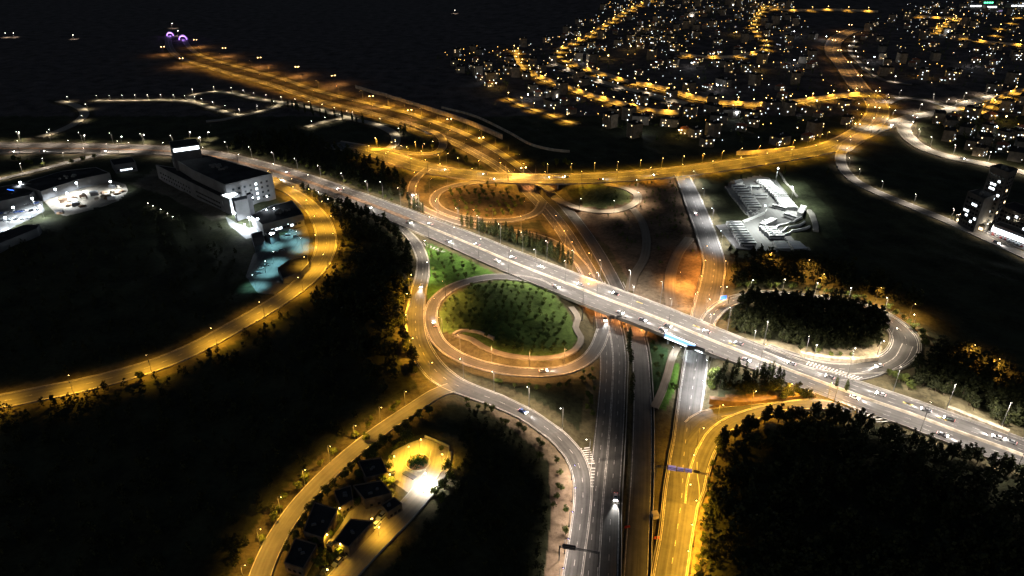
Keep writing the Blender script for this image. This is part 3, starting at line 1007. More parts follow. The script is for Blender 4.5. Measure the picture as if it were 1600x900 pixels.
WHITE, COOL, YEL, ORA, DEEP = (1.0, 0.87, 0.75), (0.86, 0.95, 1.0), (1.0, 0.485, 0.035), (1.0, 0.43, 0.08), (1.0, 0.36, 0.08)
LAMP = dict(
    mast=make_lamp('mast', 17, 1.6, WHITE, 36000, 'wpale', 0.26, 160, name='lamp_mast', cat='mast lamp'),
    mastdim=make_lamp('mastdim', 13, 1.6, (1.0, 0.80, 0.62), 26000, 'wpale', 0.30, 140, name='lamp_mast', cat='mast lamp'),
    yellow=make_lamp('yellow', 11, 1.4, YEL, 33000, 'wyel', 0.30, 150),
    golden=make_lamp('golden', 10, 1.8, YEL, 33000, 'wyel', 0.28, 146),
    orange=make_lamp('orange', 12, 1.4, ORA, 29000, 'wora', 0.26, 150),
    orchard=make_lamp('orchard', 15, 1.6, (1.0, 0.46, 0.10), 40000, 'wora', 0.16, 168),
    cutoff=make_lamp('cutoff', 13, 2.2, (1.0, 0.47, 0.06), 40000, 'wora', 0.09, 160, name='lamp_mast', cat='mast lamp'),
    wallamp=make_lamp('wallamp', 9, 1.5, YEL, 30000, 'wyel', 0.09, 140),
    yellowdim=make_lamp('yellowdim', 9, 1.4, (1.0, 0.50, 0.06), 15000, 'wyel', 0.26, 140),
    loopwarm=make_lamp('loopwarm', 11, 1.4, (1.0, 0.50, 0.17), 30000, 'wora', 0.16, 150),
    warmtwo=make_lamp('warmtwo', 11, 1.4, (1.0, 0.82, 0.58), 60000, 'wpale', 0.36, 155),
    tiny=make_lamp('tiny', 2.2, 0.2, (1.0, 0.92, 0.8), 130, 'wpale', 0.3, 140, name='path_light', cat='path light'),
    far=make_lamp('far', 14, 2.0, (1.0, 0.47, 0.12), 45000, 'wora', 0.62, 172, True, name='lamp_mast', cat='mast lamp'),
    road7=make_lamp('road7', 11, 1.4, (0.98, 0.96, 0.95), 40000, 'wcool', 0.26, 150),
    warm=make_lamp('warm', 10, 1.2, (1.0, 0.82, 0.60), 21000, 'wpale', 0.32, 145),
    dim=make_lamp('dim', 9, 1.0, (1.0, 0.85, 0.68), 14000, 'wpale', 0.26, 140),
    small=make_lamp('small', 6, 0.6, (1.0, 0.86, 0.60), 7500, 'wpale', 0.30, 150, name='path_light', cat='path light'),
    violet=make_lamp('violet', 8, 0.8, (1.0, 0.84, 0.72), 9000, 'violetlens', 0.22, 140),
    town=make_lamp('town', 9, 1.0, (1.0, 0.50, 0.06), 44000, 'wyel', 0.52, 130, name='town_lantern', cat='lantern'),
    townpale=make_lamp('townpale', 8, 1.0, (1.0, 0.80, 0.58), 14000, 'wpale', 0.5, 122, name='town_lantern', cat='lantern'),
    teal=make_lamp('teal', 9, 0.6, (0.36, 0.9, 1.0), 13000, 'wcool', 0.28, 112),
    underora=make_lamp('underora', 4.6, 0.4, (1.0, 0.36, 0.10), 11000, 'wora', 0.12, 165),
    undercool=make_lamp('undercool', 5, 0.5, (0.88, 0.96, 1.0), 3600, 'wcool', 0.2, 150),
    flood=make_lamp('flood', 20, 0.8, (0.95, 1.0, 0.93), 105000, 'wcool', 0.6, 150, False, 'floodlight_mast', 'floodlight'),
    yardflood=make_lamp('yardflood', 11, 0.6, (0.86, 0.94, 1.0), 40000, 'wcool', 1.05, 150, False, 'floodlight_mast', 'floodlight'),
    compound=make_lamp('compound', 6, 0.5, (1.0, 0.58, 0.05), 4600, 'wyel', 0.35, 150, False, 'garden_lamp', 'lamp'),
    plaza=make_lamp('plaza', 6, 0.5, (1.0, 0.60, 0.05), 12000, 'wyel', 0.35, 150, False, 'garden_lamp', 'lamp'),
    white=make_lamp('white', 7, 0.5, (1.0, 0.97, 0.86), 26000, 'wpale', 0.4, 150, False, 'floodlight_mast', 'floodlight'),
)
LIT_LOOK = dict(mast='tall white-lit mast lamp', mastdim='warm white lamp post', yellow='yellow-lit lamp post', golden='golden-lit lamp post', orange='orange-lit lamp post', far='tall double-armed orange lamp',
                road7='cool white lamp post', warm='warm white lamp post', dim='dim white lamp post', small='small path lamp', violet='thin post with tiny violet-white lamp', orchard='orange-lit lamp post', cutoff='tall hooded orange lamp', wallamp='short hooded yellow lamp', yellowdim='soft yellow lamp post', loopwarm='warm orange lamp post', warmtwo='bright warm lamp post', tiny='tiny path light', underora='low', undercool='low', town='glowing yellow street lamp', townpale='pale white street lamp', teal='teal-white lamp post')


def lamps(kind, key, A, B, n, side, where, frm, extra=0.9, group=None):
    """n lamps from pixel A to pixel B of a road on one side (+1 left of travel, -1 right, 0 middle)"""
    p = ROADS[key]
    d0, d1 = p.near(G(*A))[0], p.near(G(*B))[0]
    for k in range(n):
        d = d0 + (d1 - d0) * (k / max(1, n - 1))
        lat = side * (p.hwat(d) + extra)
        q, a = p.at(d, lat, -0.1)
        rz = a - PI / 2 * (side if side else 1)
        LAMP[kind].put(f'{LIT_LOOK[kind]} on {where}, {nth(k + 1)} from {frm}', q, rz, 1.0, group or f'lamps on {where}')


lamps('mast', 'main', (585, 320), (1560, 690), 21, 1, "the motorway's upper edge", 'the upper left')
lamps('mast', 'main', (835, 426), (1172, 552), 7, 0, 'the middle of the motorway bridge', 'the green island', 0)
lamps('mast', 'main', (668, 372), (800, 428), 4, -1, "the motorway's lower edge", 'the upper left')
lamps('mast', 'main', (1185, 580), (1590, 715), 4, -1, "the motorway's lower edge beyond the bridge", 'the bridge')
lamps('mastdim', 'main', (-20, 226), (560, 310), 15, 1, "the dim motorway's far edge", 'the left')
lamps('mastdim', 'main', (-40, 238), (560, 310), 10, -1, "the dim motorway's near edge", 'the left')
lamps('yellow', 'upper', (575, 236), (1300, 230), 24, 1, "the yellow road's upper kerb", 'its left end')
lamps('yellow', 'upper', (590, 242), (1290, 232), 17, -1, "the yellow road's lower kerb", 'its left end')
lamps('far', 'upper', (1335, 213), (1325, 50), 9, 0, "the yellow road's upper bend", 'the junction', 0)
lamps('golden', 'curve12', (415, 285), (0, 628), 13, 1, 'the golden curved road by the campus', 'its top end')
lamps('golden', 'curve12', (470, 309), (490, 425), 5, -1, "the golden curve's inner kerb", 'the top')
lamps('yellow', 'ramp9', (650, 455), (690, 588), 5, -1, "the S-shaped slip road's yellow stretch", 'the top')
lamps('warm', 'ramp9', (640, 368), (660, 430), 3, 1, "the S-shaped slip road's pale top", 'the motorway')
lamps('mastdim', 'ramp9', (712, 603), (893, 706), 5, 1, "the S-shaped slip road's white stretch", 'the junction')
lamps('violet', 'ramp9', (905, 725), (890, 900), 5, -1, "the slip road's bottom stretch", 'the chevrons')
lamps('loopwarm', 'loop10', (690, 462), (905, 570), 7, 1, "the green island loop's inner kerb", 'the motorway')
lamps('yellowdim', 'serv11', (640, 642), (405, 905), 8, -1, "the lower left service road's outer side", 'the junction')
lamps('road7', 'link7', (1072, 285), (1108, 375), 4, 1, "the straight road's upper stretch", 'the yellow road')
lamps('orange', 'link7', (1114, 400), (1105, 470), 4, -1, "the straight road's orange stretch above the bridge", 'its top')
lamps('orange', 'link7', (1116, 420), (1100, 500), 3, 1, "the straight road's right kerb above the bridge", 'its top')
lamps('road7', 'link7', (1088, 570), (1082, 605), 2, 1, 'the straight road just below the bridge', 'the bridge')
lamps('yellow', 'ramp8', (1290, 634), (1084, 775), 7, -1, "the lower right slip road's inner kerb", 'the motorway')
lamps('yellow', 'link7', (1070, 790), (1047, 905), 4, 1, "the straight road's right kerb at the bottom", 'the gantry')
lamps('warm', 'loop13', (1125, 482), (1400, 512), 8, 1, "the right loop's outer edge", 'the blue sign')
lamps('warm', 'loop13', (1412, 540), (1270, 568), 4, -1, "the right loop's lower inner edge", 'its tip')
lamps('warmtwo', 'white5', (1372, 202), (1550, 152), 6, 1, 'the pale town road by the junction', 'the junction')
lamps('yellow', 'upper', (1310, 227), (1366, 150), 6, 1, "the yellow road's bend near the junction", 'below', 0.9)
lamps('yellow', 'upper', (1310, 227), (1366, 150), 6, -1, "the junction side of the yellow bend", 'below', 0.9)
lamps('warmtwo', 'white5b', (1415, 195), (1600, 270), 7, 1, 'the warm white road above the towers', 'the junction')
lamps('dim', 'white5c', (1390, 160), (1485, 169), 4, 1, 'the pale crescent street', 'its left end')
lamps('dim', 'road6', (1318, 232), (1600, 400), 9, 1, 'the dim road past the towers', 'the junction')
lamps('orchard', 'loop16', (830, 286), (830, 338), 9, -1, "the orchard loop's outer kerb", 'the bridge')
lamps('orange', 'ramp16', (660, 270), (905, 410), 8, 1, 'the orange slip road by the cypresses', 'its top')
lamps('yellow', 'ramp3', (585, 233), (680, 240), 4, 1, 'the small yellow slip road', 'its left end')
lamps('dim', 'campusroad', (0, 280), (200, 238), 7, 1, 'the pale slip road behind the campus', 'the left')
lamps('warm', 'work17', (900, 324), (985, 300), 4, -1, 'the unfinished gravel loop', 'the highway')
lamps('cutoff', 'hwyL', (300, 98), (800, 276), 22, -1, "the far highway's near edge", 'the tunnel')
lamps('cutoff', 'hwyR', (310, 85), (700, 199), 15, 1, "the far highway's upper edge", 'the tunnel')
lamps('wallamp', 'hwyR', (560, 160), (790, 246), 11, 1, 'the far highway by the stone wall', 'the tunnel', 2.0)
lamps('orange', 'hwyL', (870, 345), (925, 440), 3, -1, 'the highway between the two bridges', 'the yellow bridge')
for k, (x, y, x1, y1, n) in enumerate(((150, 158, 300, 160, 9), (310, 149, 540, 183, 12), (310, 163, 430, 167, 6), (545, 185, 610, 230, 4), (530, 186, 485, 198, 3), (100, 160, 70, 212, 4))):
    key = ('campA', 'campB', 'campA', 'campD', 'campC', 'campF')[k]
    wh = ('the gravel road left of the empty lots', 'the road over the empty lots', 'the lower road of the empty lots', 'the right end of the empty lots', 'the short stub road', 'the winding far left road')[k]
    lamps('small', key, (x, y), (x1, y1), n, 1, wh, 'the left')
for k, (key, n, kind) in enumerate((('outer terrace street', 20, 'town'), ('hairpin street', 24, 'town'), ('middle terrace street', 20, 'town'), ('upper terrace street', 17, 'town'), ('ridge street', 6, 'town'),
                                    ('far yellow avenue', 16, 'town'), ('far side street', 5, 'town'), ('inner pale street', 8, 'townpale'), ('lower edge lane', 5, 'town'), ('dim middle lane', 7, 'townpale'), ('right hillside street', 7, 'town'))):
    p = ROADS[key]
    for i in range(n):
        d = p.L * (i + 0.5) / n
        sg = 1 if i % 2 else -1
        q, a = p.at(d, sg * (p.hwat(d) + 0.6), -0.1)
        LAMP[kind].put(f'{LIT_LOOK[kind]} on the {key}, {nth(i + 1)} along it', q, a - PI / 2 * sg, 1.0, f'lamps on the {key}')


def lamp_head_at(kind, px, py, h, label, rz=0.0, group=None, scale=1.0):
    """lamp whose head shows at a pixel"""
    off = h
    for _ in range(8):
        p = G(px, py, off)
        off = h + ground_z(p[0], p[1]) - float(hill(p[0], p[1]))
    p = G(px, py, off)
    return LAMP[kind].put(label, (p[0], p[1], ground_z(p[0], p[1])), rz, scale, group)


for k, (x, y) in enumerate(((254, 73), (283, 91), (305, 62), (350, 75), (405, 90), (464, 104), (521, 118), (580, 150), (640, 172), (702, 186), (752, 215), (818, 262))):
    lamp_head_at('far', x, y, 14.4, f'tall double-armed orange lamp by the far highway, {nth(k + 1)} from the tunnel', 0.4, 'lamps by the far highway')
for k, (x, y) in enumerate(((268, 38), (277, 50))):
    lamp_head_at('townpale', x, y, 8.4, ('pale lamp above the tunnel mouths, on the hillside', 'pale lamp between the two tunnel mouths')[k], 0, None, 1.3)
for k, (x, y) in enumerate(((600, 240), (624, 228), (697, 240), (660, 225))):
    lamp_head_at('orange', x, y, 12, f'orange-lit lamp post by the small slip road triangle, {nth(k + 1)} listed', 0, 'lamps by the slip road triangle')
for k, (x, y) in enumerate(((1198, 322), (1240, 293), (1216, 263))):
    lamp_head_at('flood', x, y, 20, ('tall floodlight mast in the middle of the bus depot', 'tall floodlight mast on the grass right of the bus depot', 'tall floodlight mast at the top corner of the bus depot')[k], (PI, 2.5, -2)[k], 'bus depot floodlights')
for k, (x, y, lb) in enumerate(((86, 294, 'bright floodlight at the left of the storage yard'), (119, 284, 'bright floodlight at the middle of the storage yard'), (172, 282, 'bright floodlight at the right tip of the storage yard'),
                                (62, 320, 'floodlight at the right corner of the blue-white car park'), (31, 283, 'pinkish white floodlight behind the blue-signed hall'), (20, 322, 'floodlight over the left edge car park'), (50, 308, 'floodlight beside the blue-signed hall'), (8, 338, 'low floodlight at the near side of the left edge car park'), (388, 338, 'added bluish white floodlight brightening the middle of the office forecourt'), (402, 340, 'added bluish white floodlight brightening the hall side of the office forecourt'), (366, 331, 'added bluish white floodlight brightening the court side of the office forecourt'), (104, 300, 'extra floodlight between the two brightest ones of the storage yard'))):  # the office forecourt floodlights are added to brighten it
    lamp_head_at('yardflood', x, y, 11, lb, -1.2, 'campus floodlights', 0.9)
for k, (x, y) in enumerate(((425, 393), (412, 408), (422, 368), (462, 362), (470, 372), (396, 430), (452, 350))):
    lamp_head_at('teal', x, y, 9.4, f'teal-white lamp post in the teal-lit car park, {nth(k + 1)} counted outwards from its middle', 0.5 * k, 'lamps in the teal car park')
for k, (x, y, lb) in enumerate(((613, 713, 'yellow lamp among shrubs left of the plaza'), (655, 688, 'yellow lamp at the upper edge of the plaza'), (690, 712, 'yellow lamp at the right edge of the plaza'), (640, 700, 'yellow lamp above the round planter'), (612, 742, 'yellow lamp by the stacked chairs below the plaza'),
                                (534, 793, 'orange-yellow lamp on the courtyard between dark roofs'), (513, 833, 'orange-yellow lamp at the lower end of the courtyard'), (581, 808, 'yellow lamp lighting the parked white car'), (590, 822, 'yellow lamp on the driveway wall below the parked car'), (528, 850, 'small lamp by the lower dark-roofed house'), (508, 892, 'yellow lamp at the lower edge of the compound'))):
    lamp_head_at('plaza' if k < 5 else 'compound', x, y, 6.4, lb, 0.7 * k, 'compound lamps')
lamp_head_at('white', 667, 742, 7, 'dazzling white floodlight at the right corner of the plaza', 2.6)
for k, (x, y) in enumerate(((230, 318), (238, 322), (250, 327), (261, 334), (269, 339))):
    lamp_head_at('tiny', x, y, 2.2, f'tiny white path light on the dark campus slope, {nth(k + 1)} from the top', 0, 'path lights on the campus slope')
for k, (x, y) in enumerate(((7, 52), (20, 52), (710, 16), (113, 55), (28, 208), (130, 212), (310, 215), (324, 207), (295, 207), (223, 211), (188, 214))):
    lamp_head_at('townpale', x, y, 8, f'lone pale lamp on the dark upper left hillside, {nth(k + 1)} from the far end', 0, 'lone hillside lamps')
for k, (x, y) in enumerate(((1261, 408), (1373, 451), (1426, 477), (1519, 541), (1557, 563), (1202, 397), (1284, 430))):
    lamp_head_at('orange', x, y, 9, f'lone orange lamp in the dark woods right of the depot, {nth(k + 1)} down from the depot', 0, 'lamps in the right-hand woods', 0.8)
for k, (x, y) in enumerate(((888, 472), (912, 480), (940, 492), (972, 503), (1000, 516), (1090, 544))):
    # lamps fixed under the bridge
    p = G(x, y + 2, LOW)
    LAMP['underora' if k < 5 else 'undercool'].put(f'low lamp lighting the roadway under the motorway bridge, {nth(k + 1)} from the green island', (p[0], p[1], p[2] + 0.1), 1.2, 1.0, 'lamps under the motorway bridge')
for k, x in enumerate((1052, 1064, 1078)):
    p = G(x, 556, -6.3)
    LAMP['undercool'].put(f'cool white lamp below the blue panel of the bridge, {nth(k + 1)} from the left', (p[0], p[1], p[2]), 2.0, 1.0, 'lamps below the blue panel')
for k, x in enumerate((826, 852, 880)):
    p = G(x, 293, LOW)
    LAMP['underora'].put(f'low lamp under the yellow bridge, {nth(k + 1)} from the left', (p[0], p[1], p[2]), 0, 1.0, 'lamps under the yellow bridge')
p = G(909, 507, LOW + 1)
LAMP['mast'].put('extra tall mast lamp rising from the low ground in front of the motorway bridge', (p[0], p[1], ground_z(p[0], p[1])), 0.3, 1.45)
LAMP['orange'].put('orange lamp at the kerb corner of the building site', tuple(GG(1063, 447)), 2.0, 0.8)
for q in LAMP.values():
    q.finish()


# ---------------------------------------------------------------- trees
def leaf_cloud(rg, lobes, n, size, mb=None, squash=0.8):
    """n small leaf faces spread through the outer volume of several lobes (centre, radius)"""
    mb = mb or MB()
    wts = [l[1] ** 2 for l in lobes]
    for _ in range(n):
        c, r = rg.choices(lobes, wts)[0]
        th, ph = rg.uniform(0, 2 * PI), math.acos(rg.uniform(-1, 1))
        rad = r * (rg.random() ** 0.4)
        d = Vector((math.sin(ph) * math.cos(th), math.sin(ph) * math.sin(th), math.cos(ph) * squash))
        p = Vector(c) + d * rad
        nrm = (d + Vector((rg.gauss(0, .6), rg.gauss(0, .6), rg.gauss(0.3, .6)))).normalized()
        a = nrm.orthogonal().normalized()
        a.rotate(Matrix.Rotation(rg.uniform(0, 6.28), 3, nrm))
        b_ = nrm.cross(a)
        s = size * rg.uniform(0.6, 1.3)
        o = len(mb.v)
        for e, f in ((-1, -0.6), (0.2, -1), (1, 0.4), (-0.3, 0.9)):
            mb.v.append(tuple(p + a * e * s + b_ * f * s * 0.8))
        mb.f.append((o, o + 1, o + 2, o + 3))
    return mb


def make_tree(kind, seed):
    rg = random.Random(seed)
    tr = MB()
    if kind == 'olive_tree':
        lobes = [((rg.uniform(-.9, .9), rg.uniform(-.9, .9), rg.uniform(1.7, 3.0)), rg.uniform(0.8, 1.4)) for _ in range(6)]
        cr = leaf_cloud(rg, lobes, 330, 0.24)
        tr.tube([(0, 0, -0.3), (0.05, 0, 0.8), (0.1, 0.05, 1.5)], [0.24, 0.18, 0.14], 7)
        for l, _ in lobes:
            tr.tube([(0.1, 0.05, 1.3), tuple(Vector(l) * 0.9)], [0.1, 0.03], 5)
        mt, cat = 'olive', 'tree'
    elif kind == 'pine_tree':
        lobes = []
        for k in range(11):
            t = k / 10
            r = (1 - t) * 2.2 + 0.9
            a = rg.uniform(0, 6.28)
            e = r * rg.uniform(0.2, 0.75)
            lobes.append(((e * math.cos(a), e * math.sin(a), 3.0 + t * 6.0 + rg.uniform(-.4, .4)), r * rg.uniform(0.55, 0.8)))
        cr = leaf_cloud(rg, lobes, 620, 0.38, None, 0.65)
        tr.tube([(0, 0, -0.5), (0.1, 0, 4), (0.05, 0.1, 8.4)], [0.28, 0.2, 0.07], 7)
        for l, r in lobes[:9]:
            tr.tube([(0.06, 0.02, l[2] - 0.6), l], [0.08, 0.03], 5)
        mt, cat = 'pine', 'tree'
    elif kind == 'cypress_tree':
        lobes = [((rg.uniform(-.15, .15), rg.uniform(-.15, .15), 0.9 + k * 0.85), 0.95 * math.sin(PI * (0.25 + 0.72 * k / 10)) + 0.12) for k in range(11)]
        lobes = [(c_, r_ * 1.25) for c_, r_ in lobes]
        cr = leaf_cloud(rg, lobes, 420, 0.28, None, 1.0)
        tr.tube([(0, 0, -0.4), (0, 0, 8)], [0.16, 0.04], 6)
        mt, cat = 'cypress', 'tree'
    else:
        lobes = [((rg.uniform(-1.6, 1.6), rg.uniform(-1.6, 1.6), rg.uniform(2.8, 5.2)), rg.uniform(1.1, 1.9)) for _ in range(8)]
        cr = leaf_cloud(rg, lobes, 520, 0.34)
        tr.tube([(0, 0, -0.4), (0.05, 0.1, 1.6), (0.15, 0, 3)], [0.26, 0.2, 0.14], 7)
        for l, _ in lobes:
            tr.tube([(0.12, 0.02, 2.4), tuple(Vector(l) * 0.92)], [0.1, 0.03], 5)
        mt, cat = 'broad', 'tree'
    root = thing(kind, 'tree', cat)
    tr.build('trunk', M['bark'], root)
    cr.build('crown', M[mt], root)
    return Proto(root)


TREES = {k: [make_tree(k, 11 * i + len(k)) for i in range(4)] for k in ('olive_tree', 'pine_tree', 'cypress_tree', 'broadleaf_tree')}
NT = {}


def tree(kind, px, py, label, scale=1.0, group=None, world=None):
    p = world if world is not None else GG(px, py)
    NT[kind] = NT.get(kind, 0) + 1
    return rnd.choice(TREES[kind]).put(label, tuple(p), rnd.uniform(0, 6.28), (scale * rnd.uniform(.9, 1.1), scale * rnd.uniform(.9, 1.1), scale * rnd.uniform(0.88, 1.15)), group)


ROADXY = [(p.D[:, :2], p.hw + 1.2) for p in ROADS.values()]


def on_road(x, y, pad=0.0):
    for D, h in ROADXY:
        q = (D[:, 0] - x) ** 2 + (D[:, 1] - y) ** 2
        i = q.argmin()
        if q[i] < (h[i] + pad) ** 2 or (q[i] < (h[i] + pad + 4) ** 2 and q[i] < (h[i] + pad) ** 2):
            return True
    return False


def tree_row(kind, A, n, what, frm, scale=1.0, jit=1.0):
    """n trees along a pixel polyline; labels count from one end"""
    P = np.array([GG(*a) for a in A])
    d = np.r_[0, np.cumsum(np.linalg.norm(np.diff(P[:, :2], axis=0), axis=1))]
    for k in range(n):
        t = d[-1] * (k + 0.5) / n
        x = np.interp(t, d, P[:, 0]) + rnd.gauss(0, jit)
        y = np.interp(t, d, P[:, 1]) + rnd.gauss(0, jit)
        if on_road(x, y, 0.2):
            continue
        tree(kind, 0, 0, f'{what}, {nth(k + 1)} from {frm}', scale * rnd.uniform(.8, 1.2), what, (x, y, ground_z(x, y)))


def tree_grid(kind, px, step, what, scale=1.0, jit=0.8, ang=0.3, skip=0.12, off=0.0):
    """trees in planted rows filling a pixel polygon; labels give row and place in it"""
    P = poly(px, off)
    c = P[:, :2].mean(0)
    ca, sa = math.cos(ang), math.sin(ang)
    rowsn = {}
    for i in range(-40, 41):
        for j in range(-40, 41):
            x = c[0] + (i * ca - j * sa) * step + rnd.gauss(0, jit)
            y = c[1] + (i * sa + j * ca) * step + rnd.gauss(0, jit)
            if inside(np.array([[x, y]]), P)[0] and rnd.random() > skip and not on_road(x, y, 0.6):
                rowsn.setdefault(-j, []).append((x, y))
    r = 0
    for j in sorted(rowsn):
        r += 1
        for k, (x, y) in enumerate(rowsn[j]):
            tree(kind, 0, 0, f'{what}, {nth(k + 1)} along the {nth(r)} row from the top', scale * rnd.uniform(.75, 1.25), what, (x, y, ground_z(x, y)))


# green triangle and loop island
tree_grid('olive_tree', [(668, 384), (700, 396), (742, 414), (770, 428), (720, 436), (690, 448), (668, 440)], 7.0, 'round olive tree on the bright green triangle', 0.85, 0.8, 0.2)
tree_grid('olive_tree', [(692, 488), (706, 466), (745, 448), (800, 444), (850, 454), (880, 480), (893, 505), (885, 535), (850, 550), (795, 548), (745, 530), (700, 512)], 5.6, 'olive tree on the green loop island', 0.80, 0.9, -0.25, 0.08, -2)
tree_grid('olive_tree', [(692, 300), (760, 288), (822, 298), (818, 322), (770, 335), (710, 326)], 7.2, 'dark orchard tree inside the orange loop', 1.0, 0.7, 0.25)
# cypress belt above the motorway
tree_row('cypress_tree', [(640, 326), (700, 346), (760, 364), (820, 386), (895, 415)], 62, 'cypress in the front row above the motorway', 'the left', 1.15, 0.8)
tree_row('cypress_tree', [(655, 326), (720, 350), (790, 368), (840, 385), (888, 405)], 48, 'cypress in the back row above the motorway', 'the left', 1.25, 1.2)
tree_row('cypress_tree', [(406, 261), (440, 271), (480, 281)], 5, 'slim cypress on the upper left motorway median', 'the left', 1.1, 0.3)
for k, (x, y) in enumerate(((982, 552), (985, 568), (987, 612), (986, 632), (983, 535))):
    tree('cypress_tree', 0, 0, f'dark cypress between the highway carriageways, {nth(k + 1)} below the bridge', 1.25, 'cypresses between the carriageways', G(x, y, LOW - 0.3))
for k, (x, y) in enumerate(((1308, 603), (1317, 606), (1328, 609))):
    d, l = main.near(G(x, y))
    q, _ = main.at(d, 0.0, 0.1)
    tree('cypress_tree', 0, 0, f'small dark cypress on the motorway median at the right, {nth(k + 1)} of three', 0.8, 'median cypresses', q)
tree_row('cypress_tree', [(1120, 590), (1160, 590), (1215, 598), (1265, 612), (1300, 622)], 26, 'spiky conifer on the bank above the yellow slip road', 'the bridge', 1.1, 2.0)
tree_row('broadleaf_tree', [(1128, 575), (1118, 596), (1112, 616)], 6, 'bushy lit tree by the lower bridge corner', 'the bridge', 0.8, 2.0)
tree_row('pine_tree', [(1118, 602), (1160, 606), (1210, 614), (1270, 625)], 30, 'dark pine behind the conifers of the yellow bank', 'the bridge', 0.75, 2.5)
# right loop island
tree_row('pine_tree', [(1150, 476), (1200, 478), (1262, 482), (1320, 492), (1360, 502), (1382, 520)], 26, "dark pine on the right loop island's upper rim", 'the blue sign', 1.35, 1.0)
tree_row('pine_tree', [(1135, 500), (1160, 520), (1205, 532), (1260, 545), (1330, 545), (1375, 540)], 22, "lit pine on the right loop island's lower rim", 'the left', 0.85, 1.5)
tree_row('broadleaf_tree', [(1240, 558), (1290, 556), (1340, 560), (1378, 556)], 9, 'low bush on the pale rock of the right loop', 'the left', 0.5, 1.0)
tree_row('broadleaf_tree', [(1150, 453), (1210, 450), (1290, 458), (1350, 470), (1400, 490), (1435, 520), (1445, 545)], 24, 'lit tree along the outside of the right loop', 'the blue sign', 0.75, 1.5)
tree_row('pine_tree', [(1445, 560), (1420, 585), (1440, 600), (1480, 620), (1530, 645), (1590, 672)], 22, 'greenish pine on the slope right of the motorway', 'the loop', 0.95, 3.0)
tree_row('broadleaf_tree', [(1385, 588), (1400, 596), (1430, 610)], 6, 'green bush in the corner of loop and motorway', 'the loop', 0.8, 1.5)
# lower right wood edge
tree_row('pine_tree', [(1118, 712), (1140, 688), (1175, 668), (1215, 657), (1260, 652), (1300, 654), (1350, 676), (1400, 690), (1450, 705), (1500, 716), (1560, 734), (1600, 748)], 42, 'black pine edging the lower right wood', 'the slip road', 1.0, 1.2)
tree_row('broadleaf_tree', [(1122, 705), (1112, 745), (1104, 800), (1096, 850), (1088, 900)], 16, 'golden-lit shrub beside the lower right wood', 'the top', 0.5, 0.8)
# wood between the golden curve and the S-shaped road
tree_row('pine_tree', [(540, 325), (575, 342), (605, 358), (625, 380), (640, 410), (640, 450), (632, 490), (630, 530), (640, 565), (655, 595)], 36, 'tall pine edging the central dark wood', 'the motorway', 1.1, 1.5)
tree_row('pine_tree', [(470, 300), (500, 312), (540, 328), (580, 345)], 16, 'dark pine between golden curve and motorway', 'the left', 0.9, 1.0)
# wood between motorway and the yellow road
tree_row('pine_tree', [(520, 232), (555, 250), (590, 262), (620, 285), (632, 310), (640, 322)], 22, 'dark pine edging the wood above the motorway', 'the top', 1.1, 2.0)
tree_row('broadleaf_tree', [(430, 248), (480, 262), (530, 282), (590, 305), (620, 318)], 18, 'lit roadside tree above the dim motorway stretch', 'the left', 0.6, 1.0)
# service road trees, compound trees
tree_row('broadleaf_tree', [(676, 645), (648, 661), (618, 682), (584, 710), (549, 738), (515, 770), (488, 802), (465, 838), (447, 870)], 20, 'round tree inside the service road', 'the junction', 0.85, 0.4)
tree_row('broadleaf_tree', [(632, 635), (596, 656), (555, 685), (520, 716), (488, 745), (455, 780), (430, 820), (408, 860), (392, 895)], 20, 'yellow-lit bush outside the service road', 'the junction', 0.62, 1.0)
for k, (x, y, s_) in enumerate(((634, 692, 1.5), (618, 700, 0.8), (608, 735, 0.7), (690, 705, 0.5), (572, 690, 0.8), (700, 735, 0.9), (705, 750, 0.8), (695, 765, 0.9), (690, 785, 0.8), (680, 775, 0.7), (612, 720, 0.5), (520, 838, 0.6), (502, 870, 0.8), (560, 790, 0.7), (520, 805, 0.6))):
    tree('broadleaf_tree', x, y, ('big dark tree above the plaza', 'small tree at the left corner of the plaza', 'bush by the chairs below the plaza', 'small shrub on the bright right half of the plaza', 'round tree at the roadside above the plaza', 'white-lit tree right of the plaza, topmost', 'white-lit tree right of the plaza, in the middle', 'pale-lit tree below the dazzling floodlight', 'grey-lit bush on the dark slope below the floodlight', 'bush just under the driveway edge by the floodlight', 'glowing shrub beside the left plaza lamp', 'bush at the lower end of the courtyard', 'bush at the bottom of the compound', 'tree between the two upper dark roofs', 'bush on the courtyard by the left roof')[k], s_, 'trees of the lower compound')
tree_row('broadleaf_tree', [(540, 752), (556, 745), (600, 752), (612, 765), (598, 778), (586, 768)], 8, 'dark tree among the upper compound roofs', 'the top', 0.75, 1.5)
tree_row('broadleaf_tree', [(535, 800), (512, 826), (500, 850), (486, 872), (478, 895)], 9, 'dark tree left of the compound courtyard', 'the top', 0.7, 1.5)
tree_row('broadleaf_tree', [(545, 858), (532, 872), (518, 880), (500, 886)], 6, 'dark tree below the courtyard end', 'the driveway', 0.65, 1.0)
tree_row('broadleaf_tree', [(598, 700), (588, 715), (575, 735), (556, 752)], 6, 'dark tree on the slope left of the plaza', 'the top', 0.8, 1.5)
tree_row('broadleaf_tree', [(715, 625), (745, 640), (790, 660), (835, 690), (865, 725), (880, 775), (878, 830)], 20, "scrubby tree inside the S-shaped road's bend", 'the junction', 0.55, 2.0)
tree_row('broadleaf_tree', [(770, 600), (830, 608), (890, 600), (925, 580), (925, 620), (915, 660)], 20, 'dark bush on the slope below the green loop', 'the left', 0.55, 2.0)
tree_row('broadleaf_tree', [(1020, 535), (1030, 560), (1022, 590), (1015, 620), (1050, 600), (1052, 640)], 12, 'green bush between highway and straight road', 'the bridge', 0.6, 1.5)
